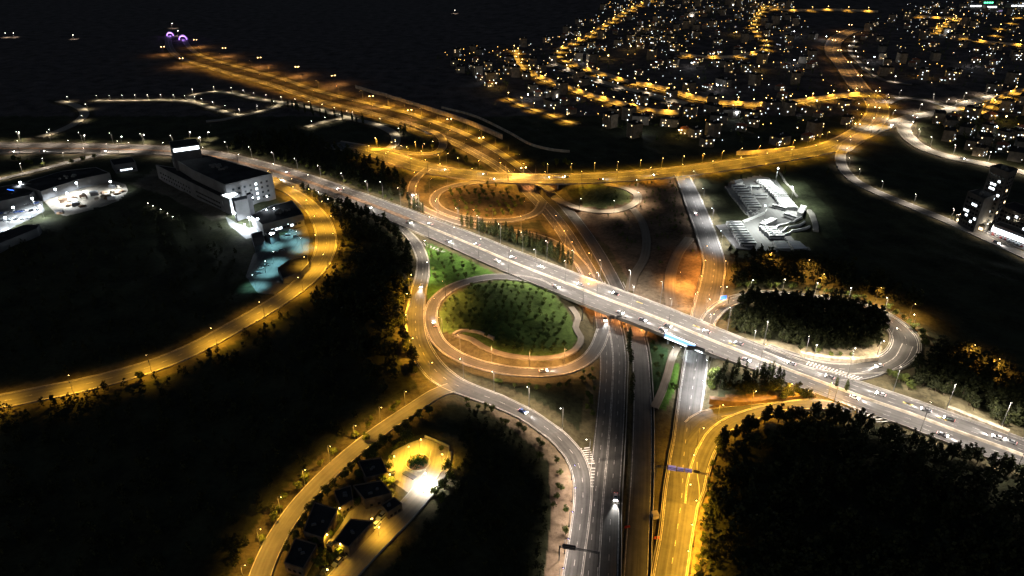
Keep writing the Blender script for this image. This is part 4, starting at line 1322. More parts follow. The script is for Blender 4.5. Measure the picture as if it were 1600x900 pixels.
tree_row('broadleaf_tree', [(460, 455), (420, 478), (370, 505), (330, 525), (280, 552), (225, 570), (170, 585), (110, 597), (50, 612)], 20, 'dim roadside bush inside the golden curve', 'the campus', 0.5, 1.2)
tree('broadleaf_tree', 221, 594, 'dark round bush on the outer kerb of the golden road', 0.9)
tree_row('cypress_tree', [(1285, 278), (1300, 272), (1123, 282)], 3, 'dark cypress by the yellow road near the depot', 'the left', 1.0, 1.0)
tree_row('pine_tree', [(1140, 398), (1180, 402), (1230, 408), (1285, 415), (1340, 440)], 16, 'dark pine below the bus depot', 'the straight road', 0.9, 2.0)
tree_row('broadleaf_tree', [(20, 252), (45, 258), (75, 262), (110, 256), (140, 250), (160, 246)], 10, 'dark tree between far left motorway and campus', 'the left edge', 0.9, 2.0)
tree_row('cypress_tree', [(425, 162), (470, 173), (520, 185), (560, 192), (600, 200), (640, 214)], 26, 'dark cypress between empty lots and far highway', 'the left', 1.2, 2.0)
tree_row('broadleaf_tree', [(700, 238), (730, 252), (760, 266), (650, 222), (690, 225)], 12, 'dim tree in the triangle left of the yellow bridge', 'the right', 0.8, 2.0)
tree_row('broadleaf_tree', [(850, 262), (880, 258), (905, 262)], 7, 'dim tree beyond the yellow bridge', 'the highway', 0.9, 2.0)
print('trees', NT)
for l in TREES.values():
    for q in l:
        q.finish()


def wood(px, n, what, kind='pine', off=0.0, name='woodland', smin=0.55, smax=1.35, nl=70, skip_roads=True):
    """an uncountable dark wood as one object"""
    P = poly(px, off)
    lo, hi = P[:, :2].min(0), P[:, :2].max(0)
    mb = MB()
    rg = random.Random(len(px) * 31 + n)
    k = 0
    t = 0
    while k < n and t < n * 20:
        t += 1
        x, y = rg.uniform(lo[0], hi[0]), rg.uniform(lo[1], hi[1])
        if not inside(np.array([[x, y]]), P)[0] or on_road(x, y, 2.5):
            continue
        k += 1
        s = rg.uniform(smin, smax)
        z = ground_z(x, y)
        lobes = [((x + rg.uniform(-1.2, 1.2) * s, y + rg.uniform(-1.2, 1.2) * s, z + (2.4 + i * 1.35) * s), (2.5 - 0.33 * i) * s) for i in range(5)]
        leaf_cloud(rg, lobes, nl, 0.66 * s, mb, 0.75)
    o = mb.build(name, M[kind])
    tag(o, what, 'wood', kind='stuff')


wood([(1122, 712), (1180, 672), (1260, 658), (1320, 664), (1400, 694), (1500, 722), (1620, 765), (1660, 920), (1090, 920)], 560, 'dense black pine wood filling the lower right corner')
wood([(480, 305), (545, 332), (600, 362), (628, 395), (632, 450), (622, 520), (632, 575), (600, 620), (520, 560), (470, 500), (520, 430), (535, 370)], 300, 'dense black wood between the golden curve and the S-shaped road')
wood([(380, 215), (450, 205), (520, 225), (560, 248), (600, 275), (625, 312), (560, 290), (490, 262), (420, 246), (340, 232)], 260, 'dark wood between the motorway and the far highway')
wood([(1150, 480), (1200, 476), (1262, 482), (1325, 492), (1375, 510), (1378, 535), (1330, 545), (1270, 540), (1220, 528), (1150, 510)], 150, 'dense dark pines filling the right loop island', smin=0.9, smax=1.6)
wood([(1440, 590), (1450, 555), (1480, 540), (1560, 570), (1620, 600), (1640, 690), (1560, 655), (1490, 622)], 150, 'dark wood on the slope at the right edge')
wood([(1140, 400), (1290, 412), (1400, 445), (1470, 500), (1420, 480), (1330, 455), (1230, 440), (1150, 440)], 180, 'dark scrubby wood below the bus depot')
wood([(0, 640), (120, 620), (260, 585), (380, 530), (470, 475), (520, 560), (600, 630), (540, 690), (440, 790), (380, 910), (0, 910)], 420, 'black hillside scrub filling the lower left', 'pine', smin=0.5, smax=0.8)
wood([(0, 380), (100, 360), (250, 330), (340, 350), (370, 400), (390, 460), (300, 530), (150, 580), (0, 600)], 300, 'black scrub on the slope inside the golden curve', 'pine', smin=0.4, smax=0.7)
wood([(720, 640), (790, 668), (840, 710), (855, 780), (845, 900), (600, 900), (690, 790), (715, 730)], 220, 'black scrub between the compound and the S-shaped road', 'pine', smin=0.35, smax=0.6)
wood([(940, 300), (1060, 290), (1090, 350), (1090, 420), (1000, 420), (950, 360)], 120, 'low brown scrub on the building site by the straight road', 'broad', LOW + 2, 'scrub', 0.25, 0.45)
#PART3
# ---------------------------------------------------------------- buildings
def roof_building(name, label, cat, roofpx, h, wall, roofm, parts=True, off=0.0, parapet=0.7):
    """building whose roof outline is seen at these pixels, h metres above its ground"""
    P = poly(roofpx, off + h)
    c = P[:, :2].mean(0)
    zg = min(ground_z(p[0], p[1]) for p in P)
    top = float(P[:, 2].mean())
    root = thing(name, label, cat, (c[0], c[1], zg))
    L = [(p[0] - c[0], p[1] - c[1]) for p in P]
    MB().prism(L, -1.0, top - zg).build('wall', M[wall], root)
    n = len(L)
    # parapet round the roof edge, roof sheet set inside it
    pb = MB()
    for i in range(n):
        a, b_ = Vector((*L[i], 0)), Vector((*L[(i + 1) % n], 0))
        m_ = (a + b_) / 2
        l = (b_ - a).length
        pb.box((m_.x * 0.992, m_.y * 0.992, top - zg + parapet / 2), (l * 0.985, 0.35, parapet), math.atan2(b_.y - a.y, b_.x - a.x))
    pb.build('parapet', M[wall], root)
    MB().prism([(x * 0.985, y * 0.985) for x, y in L], top - zg + 0.003, top - zg + 0.16).build('roof', M[roofm], root)
    return root, L, top - zg


def face_windows(root, L, i, rows, cols, z0, dz, m='glass', size=(1.5, 1.5), lit=(), litm='winc', margin=0.08, nm='window'):
    a, b_ = Vector((*L[i], 0)), Vector((*L[(i + 1) % len(L)], 0))
    d = b_ - a
    ang = math.atan2(d.y, d.x)
    nrm = Vector((d.y, -d.x, 0)).normalized()
    c = sum((Vector((*q, 0)) for q in L), Vector()) / len(L)
    if nrm.dot((a + b_) / 2 - c) < 0:
        nrm = -nrm
    fr = MB().box((0, 0, 0), (size[0] + 0.3, 0.10, size[1] + 0.3)).mesh('window frame', M['stone2'])
    for r in range(rows):
        for k in range(cols):
            t = margin + (1 - 2 * margin) * (k + 0.5) / cols
            p = a + d * t + nrm * 0.06
            mb = MB().box((0, 0, 0), (size[0], 0.16, size[1]))
            o = mb.build(nm, M[litm if (r, k) in lit else m], root, (p.x, p.y, z0 + r * dz), ang)


def roof_units(root, L, z, n, seed, m='metal', s=(2.0, 1.5, 1.2)):
    rg = random.Random(seed)
    for k in range(n):
        w = [rg.random() + 0.15 for _ in L]
        x = sum(a * l[0] for a, l in zip(w, L)) / sum(w)
        y = sum(a * l[1] for a, l in zip(w, L)) / sum(w)
        mb = MB()
        sx = s[0] * rg.uniform(.7, 1.6)
        mb.box((0, 0, s[2] / 2), (sx, s[1], s[2]), 0, 0.94)
        mb.box((0, 0, s[2] + 0.12), (sx * 0.6, s[1] * 0.6, 0.24))
        mb.build('roof_unit', M[m], root, (x, y, z + 0.17), rg.uniform(0, 0.4))


# office campus: tall back block, low front wing, rooftop block, atrium
r, L, h = roof_building('office_building', 'long grey office block with dark roof and lit end wall, beside the golden curve', 'building',
                        [(268, 246), (322, 243), (372, 257), (425, 272), (352, 290), (300, 266)], 22, 'panelwall', 'roof')
roof_units(r, L, h, 16, 3)
face_windows(r, L, 3, 4, 7, 5, 4.2, lit={(2, 2), (1, 2), (3, 2), (0, 2), (0, 4)}, litm='winc', size=(1.8, 1.8))
r, L, h = roof_building('office_wing', 'low front wing of the office campus with a long row of windows, dark flat roof', 'building',
                        [(243, 258), (300, 267), (352, 291), (376, 303), (346, 309), (300, 287)], 13, 'panelwall', 'roof')
face_windows(r, L, 4, 2, 16, 4, 4.0, size=(1.8, 1.5))
face_windows(r, L, 5, 2, 12, 4, 4.0, size=(1.8, 1.5))
roof_units(r, L, h, 9, 5)
r, L, h = roof_building('rooftop_block', 'dark stair tower with two bright white windows on top of the office campus', 'building',
                        [(264, 222), (306, 217), (312, 226), (268, 232)], 34, 'darkwall', 'roof')
face_windows(r, L, 2, 1, 2, h - 2.2, 3, 'winc', (11.0, 3.0), {(0, 0), (0, 1)}, 'whiteglow', 0.06)
face_windows(r, L, 3, 1, 2, h - 2.2, 3, 'winc', (11.0, 3.0), {(0, 0), (0, 1)}, 'whiteglow', 0.06) if False else None
r, L, h = roof_building('atrium', 'dazzling white-lit glass atrium at the near corner of the office campus', 'building',
                        [(344, 306), (366, 299), (374, 304), (358, 312)], 14, 'panelwall', 'whiteroof')
MB().prism([(x * 0.8, y * 0.8) for x, y in L], h + 0.2, h + 0.7).build('skylight', M['whiteglow'], r)
r, L, h = roof_building('court_wall', 'pale concrete court wall lit from below at the office campus corner', 'wall',
                        [(362, 312), (384, 307), (388, 311), (366, 316)], 16, 'panelwall', 'whiteroof')
r, L, h = roof_building('service_tower', 'narrow dark shaft standing before the lit office end wall', 'tower',
                        [(384, 303), (391, 301), (393, 304), (386, 306)], 19, 'darkwall', 'roof')
r, L, h = roof_building('laboratory', 'low dark-roofed hall with a pale wall beside the golden curve', 'building',
                        [(392, 337), (424, 322), (457, 314), (470, 330), (474, 336), (410, 352)], 9, 'panelwall', 'roof')
roof_units(r, L, h, 8, 8)
face_windows(r, L, 4, 1, 9, 3.5, 3, size=(2.2, 1.6), lit={(0, 2), (0, 5), (0, 6), (0, 7)}, litm='winc')
for k, (x, y, z_) in enumerate(((395, 309, 9), (417, 307, 9), (416, 328, 10), (428, 326, 10), (372, 330, 4), (376, 334, 4), (392, 344, 5), (382, 351, 5))):
    q = G(x, y, z_)
    ld = bpy.data.lights.new('wall lamp', 'POINT'); ld.energy = (2600, 2600, 2500, 2500, 34000, 28000, 12000, 12000)[k]; ld.color = COOL; ld.shadow_soft_size = 0.4
    e = MB(); e.box((0, 0, 0), (0.7, 0.5, 0.5)); e.ball((0, 0, 0.1), 0.45, 8, 5)
    o = e.build('wall_lamp', M['wcool'], None, tuple(q))
    tag(o, ('white lamp left on the lit office end wall', 'white lamp right on the lit office end wall', 'white lamp left on the dark hall roof edge', 'white lamp right on the dark hall roof edge', 'bright lamp in the upper white court', 'lower bright lamp in the white court', 'bright lamp over the campus forecourt, nearer the hall', 'bright lamp over the campus forecourt, nearer the court')[k], 'lamp', 'campus wall lamps')
    lo = link('lamp_light', ld, o); lo.location = (0, 0, 0.9)
r, L, h = roof_building('dark_shed', 'big dark flat shed on the lower right side of the teal-lit car park', 'building', [(434, 420), (450, 408), (480, 399), (482, 412), (470, 426), (442, 436)], 4, 'darkwall', 'roof')
r, L, h = roof_building('plant_room', 'small dark plant room with one white skylight between forecourt and hall', 'building', [(414, 364), (428, 359), (436, 366), (422, 373)], 5, 'darkwall', 'roof')
MB().box((0, 0, h + 0.5), (3.5, 2.5, 0.5)).build('skylight', M['whiteglow'], r)
r, L, h = roof_building('court_building', 'low grey annex on the dark slope left of the teal-lit car park', 'building', [(392, 366), (410, 362), (414, 378), (398, 388)], 4, 'darkwall', 'roof')
r, L, h = roof_building('entrance_hall', 'small dark hall with five bright windows and a lit entrance, left of the office campus', 'building', [(172, 250), (206, 246), (212, 254), (178, 259)], 8, 'panelwall', 'roof')
face_windows(r, L, 2, 1, 6, 3.2, 3, lit={(0, 1), (0, 2), (0, 3), (0, 4)}, litm='winc', size=(2.2, 1.2))
q = G(218, 262, 3)
r, L, h = roof_building('warehouse', 'long dark-roofed warehouse behind the floodlit storage yard', 'building', [(28, 288), (98, 268), (150, 262), (172, 271), (120, 282), (64, 300)], 8, 'panelwall', 'roof')
roof_units(r, L, h, 7, 12)
r, L, h = roof_building('workshop', 'low hall with a glowing blue sign at the left edge', 'building', [(-40, 300), (22, 289), (54, 299), (46, 306), (-30, 322)], 7, 'panelwall', 'roof')
p = G(17, 298, 6.5)
s = MB().box((0, 0, 0), (7.5, 0.4, 1.6)).build('illuminated_sign', M['bluesign'], None, tuple(p), -0.35)
tag(s, 'glowing blue sign on the hall at the left edge', 'sign')
r, L, h = roof_building('storage_hall', 'dark shed with pale end wall below the left edge car park', 'building', [(-60, 385), (40, 352), (62, 352), (58, 358), (-40, 398)], 6, 'panelwall', 'roof')
r, L, h = roof_building('guard_hut', 'tiny white hut below the left edge car park', 'hut', [(50, 353), (57, 352), (58, 356), (52, 357)], 4, 'white', 'whiteroof')
# yard clutter on the left campus
rg = random.Random(5)
for k in range(34):
    t = k / 33
    x, y = 84 + 108 * t + rg.uniform(-6, 6), 328 - 30 * t + rg.uniform(-11, 9)
    q = on(x, y, 'campus')
    if not inside(np.array([[q[0], q[1]]]), poly([q_ for q_ in PADS if q_[0] == 'campus'][0][1]))[0]:
        continue
    kind = k % 3
    mb = MB()
    if kind == 0:
        mb.box((0, 0, 1.3), (6.0, 2.4, 2.6)); mb.box((0, 0, 2.65), (6.1, 2.5, 0.1))
        for e in range(9):
            mb.box((-2.7 + e * 0.67, 1.22, 1.3), (0.12, 0.06, 2.4)); mb.box((-2.7 + e * 0.67, -1.22, 1.3), (0.12, 0.06, 2.4))
        nm, lb, cat, m_ = 'container', 'corrugated container in the floodlit storage yard', 'container', ('white', 'grey', 'wood')[k % 9 // 3]
    elif kind == 1:
        for e in range(4):
            mb.box((rg.uniform(-.2, .2), rg.uniform(-.2, .2), 0.3 + e * 0.55), (3.2, 2.2 - 0.2 * e, 0.5), rg.uniform(-.08, .08))
        nm, lb, cat, m_ = 'pallet_stack', 'stack of pale pallets in the floodlit storage yard', 'stack', 'palestone'
    else:
        mb.ball((0, 0, 0.3), 2.6, 9, 6, 0.55); mb.ball((1.6, 0.8, 0.2), 1.7, 8, 5, 0.6)
        nm, lb, cat, m_ = 'spoil_heap', 'mound of earth in the floodlit storage yard', 'heap', 'wood'
    o = mb.build(nm, M[m_], None, q, rg.uniform(-0.5, 0.5))
    tag(o, f'{lb}, {nth(k // 3 + 1)} of its kind from the left', cat, 'storage yard clutter')

# bus depot buildings
r, L, h = roof_building('depot_office', 'long low white office in the middle of the bus depot', 'building', [(1187, 349), (1204, 340), (1214, 343), (1196, 352)], 4, 'white', 'whiteroof', off=-2)
r, L, h = roof_building('gatehouse', 'small white kiosk at the lower right corner of the depot', 'hut', [(1246, 332), (1252, 321), (1260, 323), (1254, 335)], 4, 'white', 'whiteroof', off=-2)
r, L, h = roof_building('pump_house', 'small building at the upper left corner of the depot', 'building', [(1148, 283), (1158, 281), (1161, 285), (1150, 288)], 4, 'white', 'whiteroof', off=-2)
for k, px in enumerate(([(1208, 376), (1226, 376), (1236, 388), (1216, 388)], [(1231, 376), (1249, 377), (1262, 388), (1241, 389)])):
    P = poly(px, 1.5)
    c = P.mean(0)
    root = thing('carport', ('left striped white canopy at the bottom of the depot', 'right striped white canopy at the bottom of the depot')[k], 'canopy', (c[0], c[1], PADZ['depot']))
    zz = c[2] - PADZ['depot']
    for i in range(5):
        t0, t1 = i / 5 + 0.02, (i + 1) / 5 - 0.02
        q = [P[0] + (P[3] - P[0]) * t0, P[1] + (P[2] - P[1]) * t0, P[1] + (P[2] - P[1]) * t1, P[0] + (P[3] - P[0]) * t1]
        MB().prism([(a[0] - c[0], a[1] - c[1]) for a in q], zz, zz + 0.15).build('roof_panel', M['white'], root)
    for a in P:
        MB().tube([(a[0] - c[0], a[1] - c[1], -0.1), (a[0] - c[0], a[1] - c[1], zz - 0.003)], 0.12, 8).build('post', M['metal'], root)


def wall_along(px, off, h, w, label, m='concrete', name='retaining_wall', cat='wall', z0=-1.2):
    P = [G(a, b_, off) for a, b_ in px]
    p = Path([q[:2] for q in P], [1] * len(P), [off] * len(P), 3.0)
    p.layer = 0.0
    p.z = np.array([max(ground_z(x, y), z) for x, y, z in zip(p.D[:, 0], p.D[:, 1], p.z)])
    mb = MB()
    sweep(mb, p, [(-w / 2, z0), (-w / 2, h), (w / 2, h), (w / 2, z0)][::-1], closed=True)
    o = mb.build(name, M[m])
    return tag(o, label, cat)


wall_along([(1252, 344), (1238, 350), (1216, 355), (1211, 361), (1222, 368)], -2, 1.8, 1.2, 'curving white wall in the depot corner, topmost of three', 'white')
wall_along([(1256, 352), (1245, 358), (1226, 362), (1216, 366)], -2, 1.8, 1.2, 'curving white wall in the depot corner, middle of three', 'white')
wall_along([(1264, 359), (1248, 365), (1230, 367), (1218, 371)], -2, 1.8, 1.2, 'curving white wall in the depot corner, lowest of three', 'white')
wall_along([(1261, 332), (1268, 342), (1272, 354), (1274, 365)], -2, 1.4, 4.0, 'broad white ramp wall right of the depot', 'concrete')
wall_along([(1160, 348), (1178, 341), (1194, 334)], -2, 1.6, 1.6, 'straight white wall at the depot entrance', 'white')
wall_along([(1216, 272), (1230, 292), (1245, 311)], -2, 1.2, 1.4, 'straight white wall along the right side of the depot', 'concrete')
wall_along([(1133, 292), (1150, 318), (1170, 341)], -2, 0.6, 1.0, 'low pale wall along the left side of the depot', 'concrete')
wall_along([(556, 140), (590, 150), (640, 163), (690, 178), (740, 196), (785, 216)], -3, 4.5, 1.0, 'long stone retaining wall above the far highway, lit in yellow pools', 'palestone')
wall_along([(690, 168), (740, 181), (795, 207), (830, 226), (862, 234), (890, 237)], 0, 1.6, 0.8, 'pale stone wall along the dark slope beyond the far highway', 'palestone')
wall_along([(1150, 243), (1195, 240), (1240, 235)], 0, 4.5, 1.0, 'yellow-lit stone wall above the yellow road below the town', 'palestone')
wall_along([(640, 475), (634, 500), (637, 530)], 0, 2.2, 1.2, 'yellow-lit stone wall left of the S-shaped road', 'palestone')
wall_along([(1250, 556), (1290, 563), (1330, 566), (1370, 562)], 0, 2.6, 2.5, 'rough pale rock face above the right loop road', 'rock', 'rock_face', 'rock')
wall_along([(1480, 640), (1530, 660), (1575, 678)], 0, 2.0, 2.5, 'rough pale rock bank along the right end of the motorway', 'rock', 'rock_face', 'rock')
wall_along([(1108, 626), (1150, 630), (1200, 630), (1270, 626)], -3, 2.0, 3.0, 'brown earth bank above the yellow slip road', 'wood', 'earth_bank', 'bank')
wall_along([(708, 524), (720, 518), (745, 520), (772, 530)], -1, 1.4, 1.4, 'short curved stone wall in the lower left of the green loop', 'palestone')

# tunnel mouths
for k, (x, y, rr_) in enumerate(((266, 56, 6.2), (286, 62, 7.2))):
    q = G(x, y)
    root = thing('tunnel_portal', ('left tunnel mouth with a violet light arch', 'right tunnel mouth with a larger violet light arch')[k], 'tunnel', tuple(q), 0.35, 'tunnel mouths')
    pts = [(rr_ * math.cos(a), 0, rr_ * math.sin(a)) for a in np.linspace(0, PI, 19)]
    MB().tube(pts, 0.55, 8).build('light_arch', M['purple'], root)
    mb = MB()
    for i in range(18):
        a0, a1 = pts[i], pts[i + 1]
        k1, k2 = 1.25, 1.25
        o = len(mb.v)
        for d in (0.6, 6.0):
            mb.v.extend([(a0[0] * 1.05, d, a0[2] * 1.05), (a1[0] * 1.05, d, a1[2] * 1.05), (a1[0] * 1.35, d, a1[2] * 1.35), (a0[0] * 1.35, d, a0[2] * 1.35)])
        mb.f.extend([(o, o + 1, o + 2, o + 3), (o + 7, o + 6, o + 5, o + 4), (o + 3, o + 2, o + 6, o + 7), (o + 1, o, o + 4, o + 5)])
    mb.build('arch', M['concrete'], root)
    MB().box((0, 6.5, rr_ * 0.6), (rr_ * 2.2, 0.5, rr_ * 1.3)).build('dark_depth_panel', M['rubber'], root)  # black panel stands in for the unlit depth of the tunnel
    ld = bpy.data.lights.new('portal', 'POINT'); ld.energy = 9000; ld.color = (0.5, 0.25, 1.0); ld.shadow_soft_size = 2
    lo = link('portal_light', ld, root); lo.location = (0, -2.5, rr_ * 0.6)

M['towerwall'] = mat('tower render', (0.10, 0.095, 0.09), 0.9, 0.25, 0.2)
# towers and shops at the right edge
r, L, h = roof_building('tower_block', 'tall dark tower block with few lit windows at the right edge', 'tower', [(1548, 260), (1562, 257), (1590, 265), (1577, 271)], 46, 'towerwall', 'roof')
face_windows(r, L, 3, 12, 5, 4, 3.4, lit={(9, 2), (9, 3), (8, 2), (8, 3), (7, 0), (6, 2), (5, 3), (6, 4), (10, 1), (3, 1), (2, 3), (6, 1)}, litm='winc', size=(2.0, 1.6))
face_windows(r, L, 2, 12, 3, 4, 3.4, lit={(8, 1), (5, 0), (3, 2)}, litm='winw', size=(2.0, 1.6))
roof_units(r, L, h, 4, 4)
r, L, h = roof_building('tower_block', 'lower dark tower block in front of the tall one, one window glaring white', 'tower', [(1512, 300), (1530, 296), (1556, 305), (1538, 312)], 27, 'towerwall', 'roof')
face_windows(r, L, 3, 7, 5, 4, 3.3, lit={(5, 1), (5, 2), (2, 3), (3, 3), (1, 1), (3, 4), (2, 0)}, litm='winc', size=(2.0, 1.6))
roof_units(r, L, h, 4, 9)
r, L, h = roof_building('tower_block', 'dim broad block behind the shop row at the right edge', 'tower', [(1562, 322), (1585, 316), (1640, 336), (1620, 346)], 16, 'towerwall', 'roof')
face_windows(r, L, 3, 4, 9, 4, 3.2, lit={(1, 1), (3, 4), (2, 6), (0, 3)}, litm='winc', size=(2.0, 1.6))
r, L, h = roof_building('shop_row', 'low shop row with a long glowing white front at the right edge', 'shops', [(1552, 351), (1562, 347), (1650, 376), (1640, 384)], 6, 'panelwall', 'roof')
face_windows(r, L, 3, 1, 6, 3, 3, 'winc', (8.5, 3.6), {(0, k) for k in range(6)}, 'winc', 0.02, 'shop_window')
r, L, h = roof_building('shop_row', 'low warm-lit kiosk row left of the glowing shop front', 'shops', [(1494, 337), (1504, 334), (1548, 349), (1540, 354)], 5, 'palestone', 'roof')
face_windows(r, L, 3, 1, 6, 2.4, 3, 'winw', (3.0, 2.0), {(0, 0), (0, 1), (0, 3), (0, 4)}, 'winw', 0.05, 'shop_window')
for k, (x, y) in enumerate(((1500, 346), (1518, 351), (1540, 360), (1560, 366), (1585, 376))):
    q = on(x, y)
    o = MB().tube([(0, 0, 0), (0, 0, 5)], 0.08, 6).build('street_lamp', M['metal'], None, (q[0], q[1], q[2] - 0.1))
    tag(o, f'warm lamp on the parking strip before the shops, {nth(k + 1)} from the left', 'street lamp', 'shop parking lamps')
    MB().ball((0, 0, 5.3), 0.45).build('lens', M['wpale'], o)
    ld = bpy.data.lights.new('shop', 'POINT'); ld.energy = 3500; ld.color = (1, 0.86, 0.62); ld.shadow_soft_size = 0.4
    lo = link('lamp_light', ld, o); lo.location = (0, 0, 6.0)

M['housedark'] = mat('brown render', (0.13, 0.10, 0.075), 0.9, 0.3, 0.4)
# compound by the service road
for lb, px, hh in (('dark flat-roofed house at the courtyard, nearest the driveway', [(548, 812), (583, 816), (545, 856), (522, 847)], 5.5),
                   ('dark flat-roofed house left of the courtyard', [(492, 786), (528, 797), (505, 842), (474, 832)], 5.5),
                   ('dark-roofed hall between plaza and courtyard', [(552, 760), (596, 752), (612, 772), (570, 782)], 5.0),
                   ('low dark shed above the courtyard beside the service road', [(522, 768), (548, 760), (552, 782), (532, 794)], 4.5),
                   ('dark-roofed house above the plaza steps', [(560, 722), (596, 716), (606, 740), (572, 748)], 4.5),
                   ('pale low hut with a lamp at the end of the nearest roof', [(514, 846), (523, 850), (519, 857), (510, 853)], 3.5),
                   ('dim long shed at the bottom of the compound', [(462, 842), (496, 852), (474, 890), (444, 880)], 4.5),
                   ('dark-roofed house beside the driveway yard', [(596, 790), (616, 778), (628, 788), (606, 802)], 4.0)):
    r, L, h = roof_building('compound_house', lb, 'house', px, hh, 'housedark', 'roof')
    face_windows(r, L, 2, 1, 3, 2.0, 2, size=(1.1, 1.1))
    roof_units(r, L, h, 2, len(lb), s=(1.2, 0.8, 0.7))
q = on(653, 724, 'plaza')
root = thing('round_planter', 'big round planter of dark green shrubs in the middle of the yellow plaza', 'planter', q)
mb = MB()
for a in range(28):
    a0 = 2 * PI * a / 28
    mb.box((5.3 * math.cos(a0), 5.3 * math.sin(a0), 0.35), (0.4, 1.22, 0.75), a0)
mb.build('rim', M['palestone'], root)
MB().tube([(0, 0, 0.02), (0, 0, 0.5)], 5.05, 28).build('soil', M['wood'], root)
rg = random.Random(3)
lob = [((3.4 * math.cos(t) * k, 3.4 * math.sin(t) * k, 1.0 + 0.5 * (1 - k)), 1.4) for t in np.linspace(0, 5.5, 8) for k in (0.4, 1.0)]
leaf_cloud(rg, lob, 900, 0.28, None, 0.6).build('shrubs', leafmat('dark shrub', (0.02, 0.07, 0.045)), root)
wall_along([(702, 699), (700, 712), (697, 727), (688, 742), (676, 756), (662, 772)], 0, 1.1, 0.5, 'pale low wall round the right side of the plaza', 'palestone', z0=-0.6)
wall_along([(664, 683), (682, 690), (702, 699)], 0, 1.1, 0.5, 'pale low wall along the top of the plaza', 'palestone', z0=-0.6)
for k in range(6):
    q = on(609 + 3 * (k % 3), 741 + 5 * (k // 3) - (k % 3), 'plaza')
    root = thing('garden_table', f'small dark garden table by the left plaza lamp, {nth(k + 1)} of six', 'table', q, 0.3 * k, 'garden tables on the plaza')
    MB().box((0, 0, 0.74), (1.6, 0.9, 0.07)).build('tabletop', M['darkmetal'], root)
    for sx in (-1, 1):
        for sy in (-1, 1):
            MB().tube([(sx * 0.65, sy * 0.32, 0), (sx * 0.65, sy * 0.32, 0.705)], 0.05, 6).build('leg', M['darkmetal'], root)
# pedestal sculpture beside the planter is a plain dark stone block bench
q = on(640, 744, 'plaza')
root = thing('stone_bench', 'long dark stone bench below the round planter', 'bench', q, -0.6)
MB().box((0, 0, 0.45), (6.5, 2.2, 0.25)).build('seat', M['darkwall'], root)
for e in (-2.4, 0, 2.4):
    MB().box((e, 0, 0.16), (0.5, 1.8, 0.32)).build('support', M['stone2'], root)

# ---------------------------------------------------------------- hillside town
WIN = {m: MB().box((0, 0, 0), (1.05, 0.16, 1.0)).mesh('window', M[m]) for m in ('winw', 'winc', 'winy')}
HOUSES = []
M['housewall'] = mat('town stone', (0.20, 0.165, 0.125), 0.9, 0.3, 0.25)
M['housegrey'] = mat('town grey stone', (0.17, 0.155, 0.135), 0.9, 0.3, 0.25)
for v, (w, d, st, wm, rm) in enumerate(((12, 10, 3, 'housewall', 'roof'), (16, 11, 4, 'housewall', 'roof'), (10, 9, 2, 'housewall', 'redroof'), (20, 12, 3, 'housegrey', 'roof'), (13, 12, 5, 'housewall', 'roof'), (11, 10, 2, 'housegrey', 'redroof'))):
    hh = st * 3.1
    mb = MB()
    mb.box((0, 0, hh / 2 - 1.5), (w, d, hh + 3.0))
    mb.box((w * 0.22, -d / 2 - 0.7, hh / 2 - 1.0), (w * 0.3, 1.4, hh + 0.6))
    for s_ in range(1, st):
        mb.box((-w * 0.22, -d / 2 - 0.6, s_ * 3.1), (w * 0.36, 1.2, 0.25))
        mb.box((-w * 0.22, -d / 2 - 1.15, s_ * 3.1 + 0.55), (w * 0.36, 0.1, 0.85))
    root = mb.build('town_house', M[wm])
    tag(root, 'house', 'house')
    rb = MB()
    if rm == 'redroof':
        rb.add([(-w / 2 - .5, -d / 2 - .5, hh + .003), (w / 2 + .5, -d / 2 - .5, hh + .003), (w / 2 + .5, d / 2 + .5, hh + .003), (-w / 2 - .5, d / 2 + .5, hh + .003), (-w / 4, 0, hh + 2.4), (w / 4, 0, hh + 2.4)],
               [(0, 1, 5, 4), (2, 3, 4, 5), (1, 2, 5), (3, 0, 4), (3, 2, 1, 0)])
    else:
        for sx, sy, lx, ly in ((0, -1, w, 0.3), (0, 1, w, 0.3), (-1, 0, 0.3, d - 0.62), (1, 0, 0.3, d - 0.62)):
            rb.box((sx * (w / 2 - 0.15), sy * (d / 2 - 0.15), hh + 0.503), (lx, ly, 1.0))
        rb.box((0, 0, hh + 0.06), (w - 0.64, d - 0.64, 0.1))
        rb.box((-w * 0.25, d * 0.15, hh + 1.3), (3.0, 3.0, 2.3))
    rb.build('roof', M[rm], root)
    tb = MB()
    tb.tube([(w * 0.2, d * 0.1, hh + 1.2), (w * 0.2, d * 0.1, hh + 2.6)], 0.6, 8)
    tb.box((w * 0.05, d * 0.1, hh + 1.4), (1.9, 0.12, 1.3))
    tb.build('water_tank', M['white'], root)
    HOUSES.append((Proto(root), w, d, st, ('three-storey pale house', 'four-storey pale block', 'small red-roofed house', 'wide grey house', 'five-storey pale block', 'grey red-roofed house')[v]))

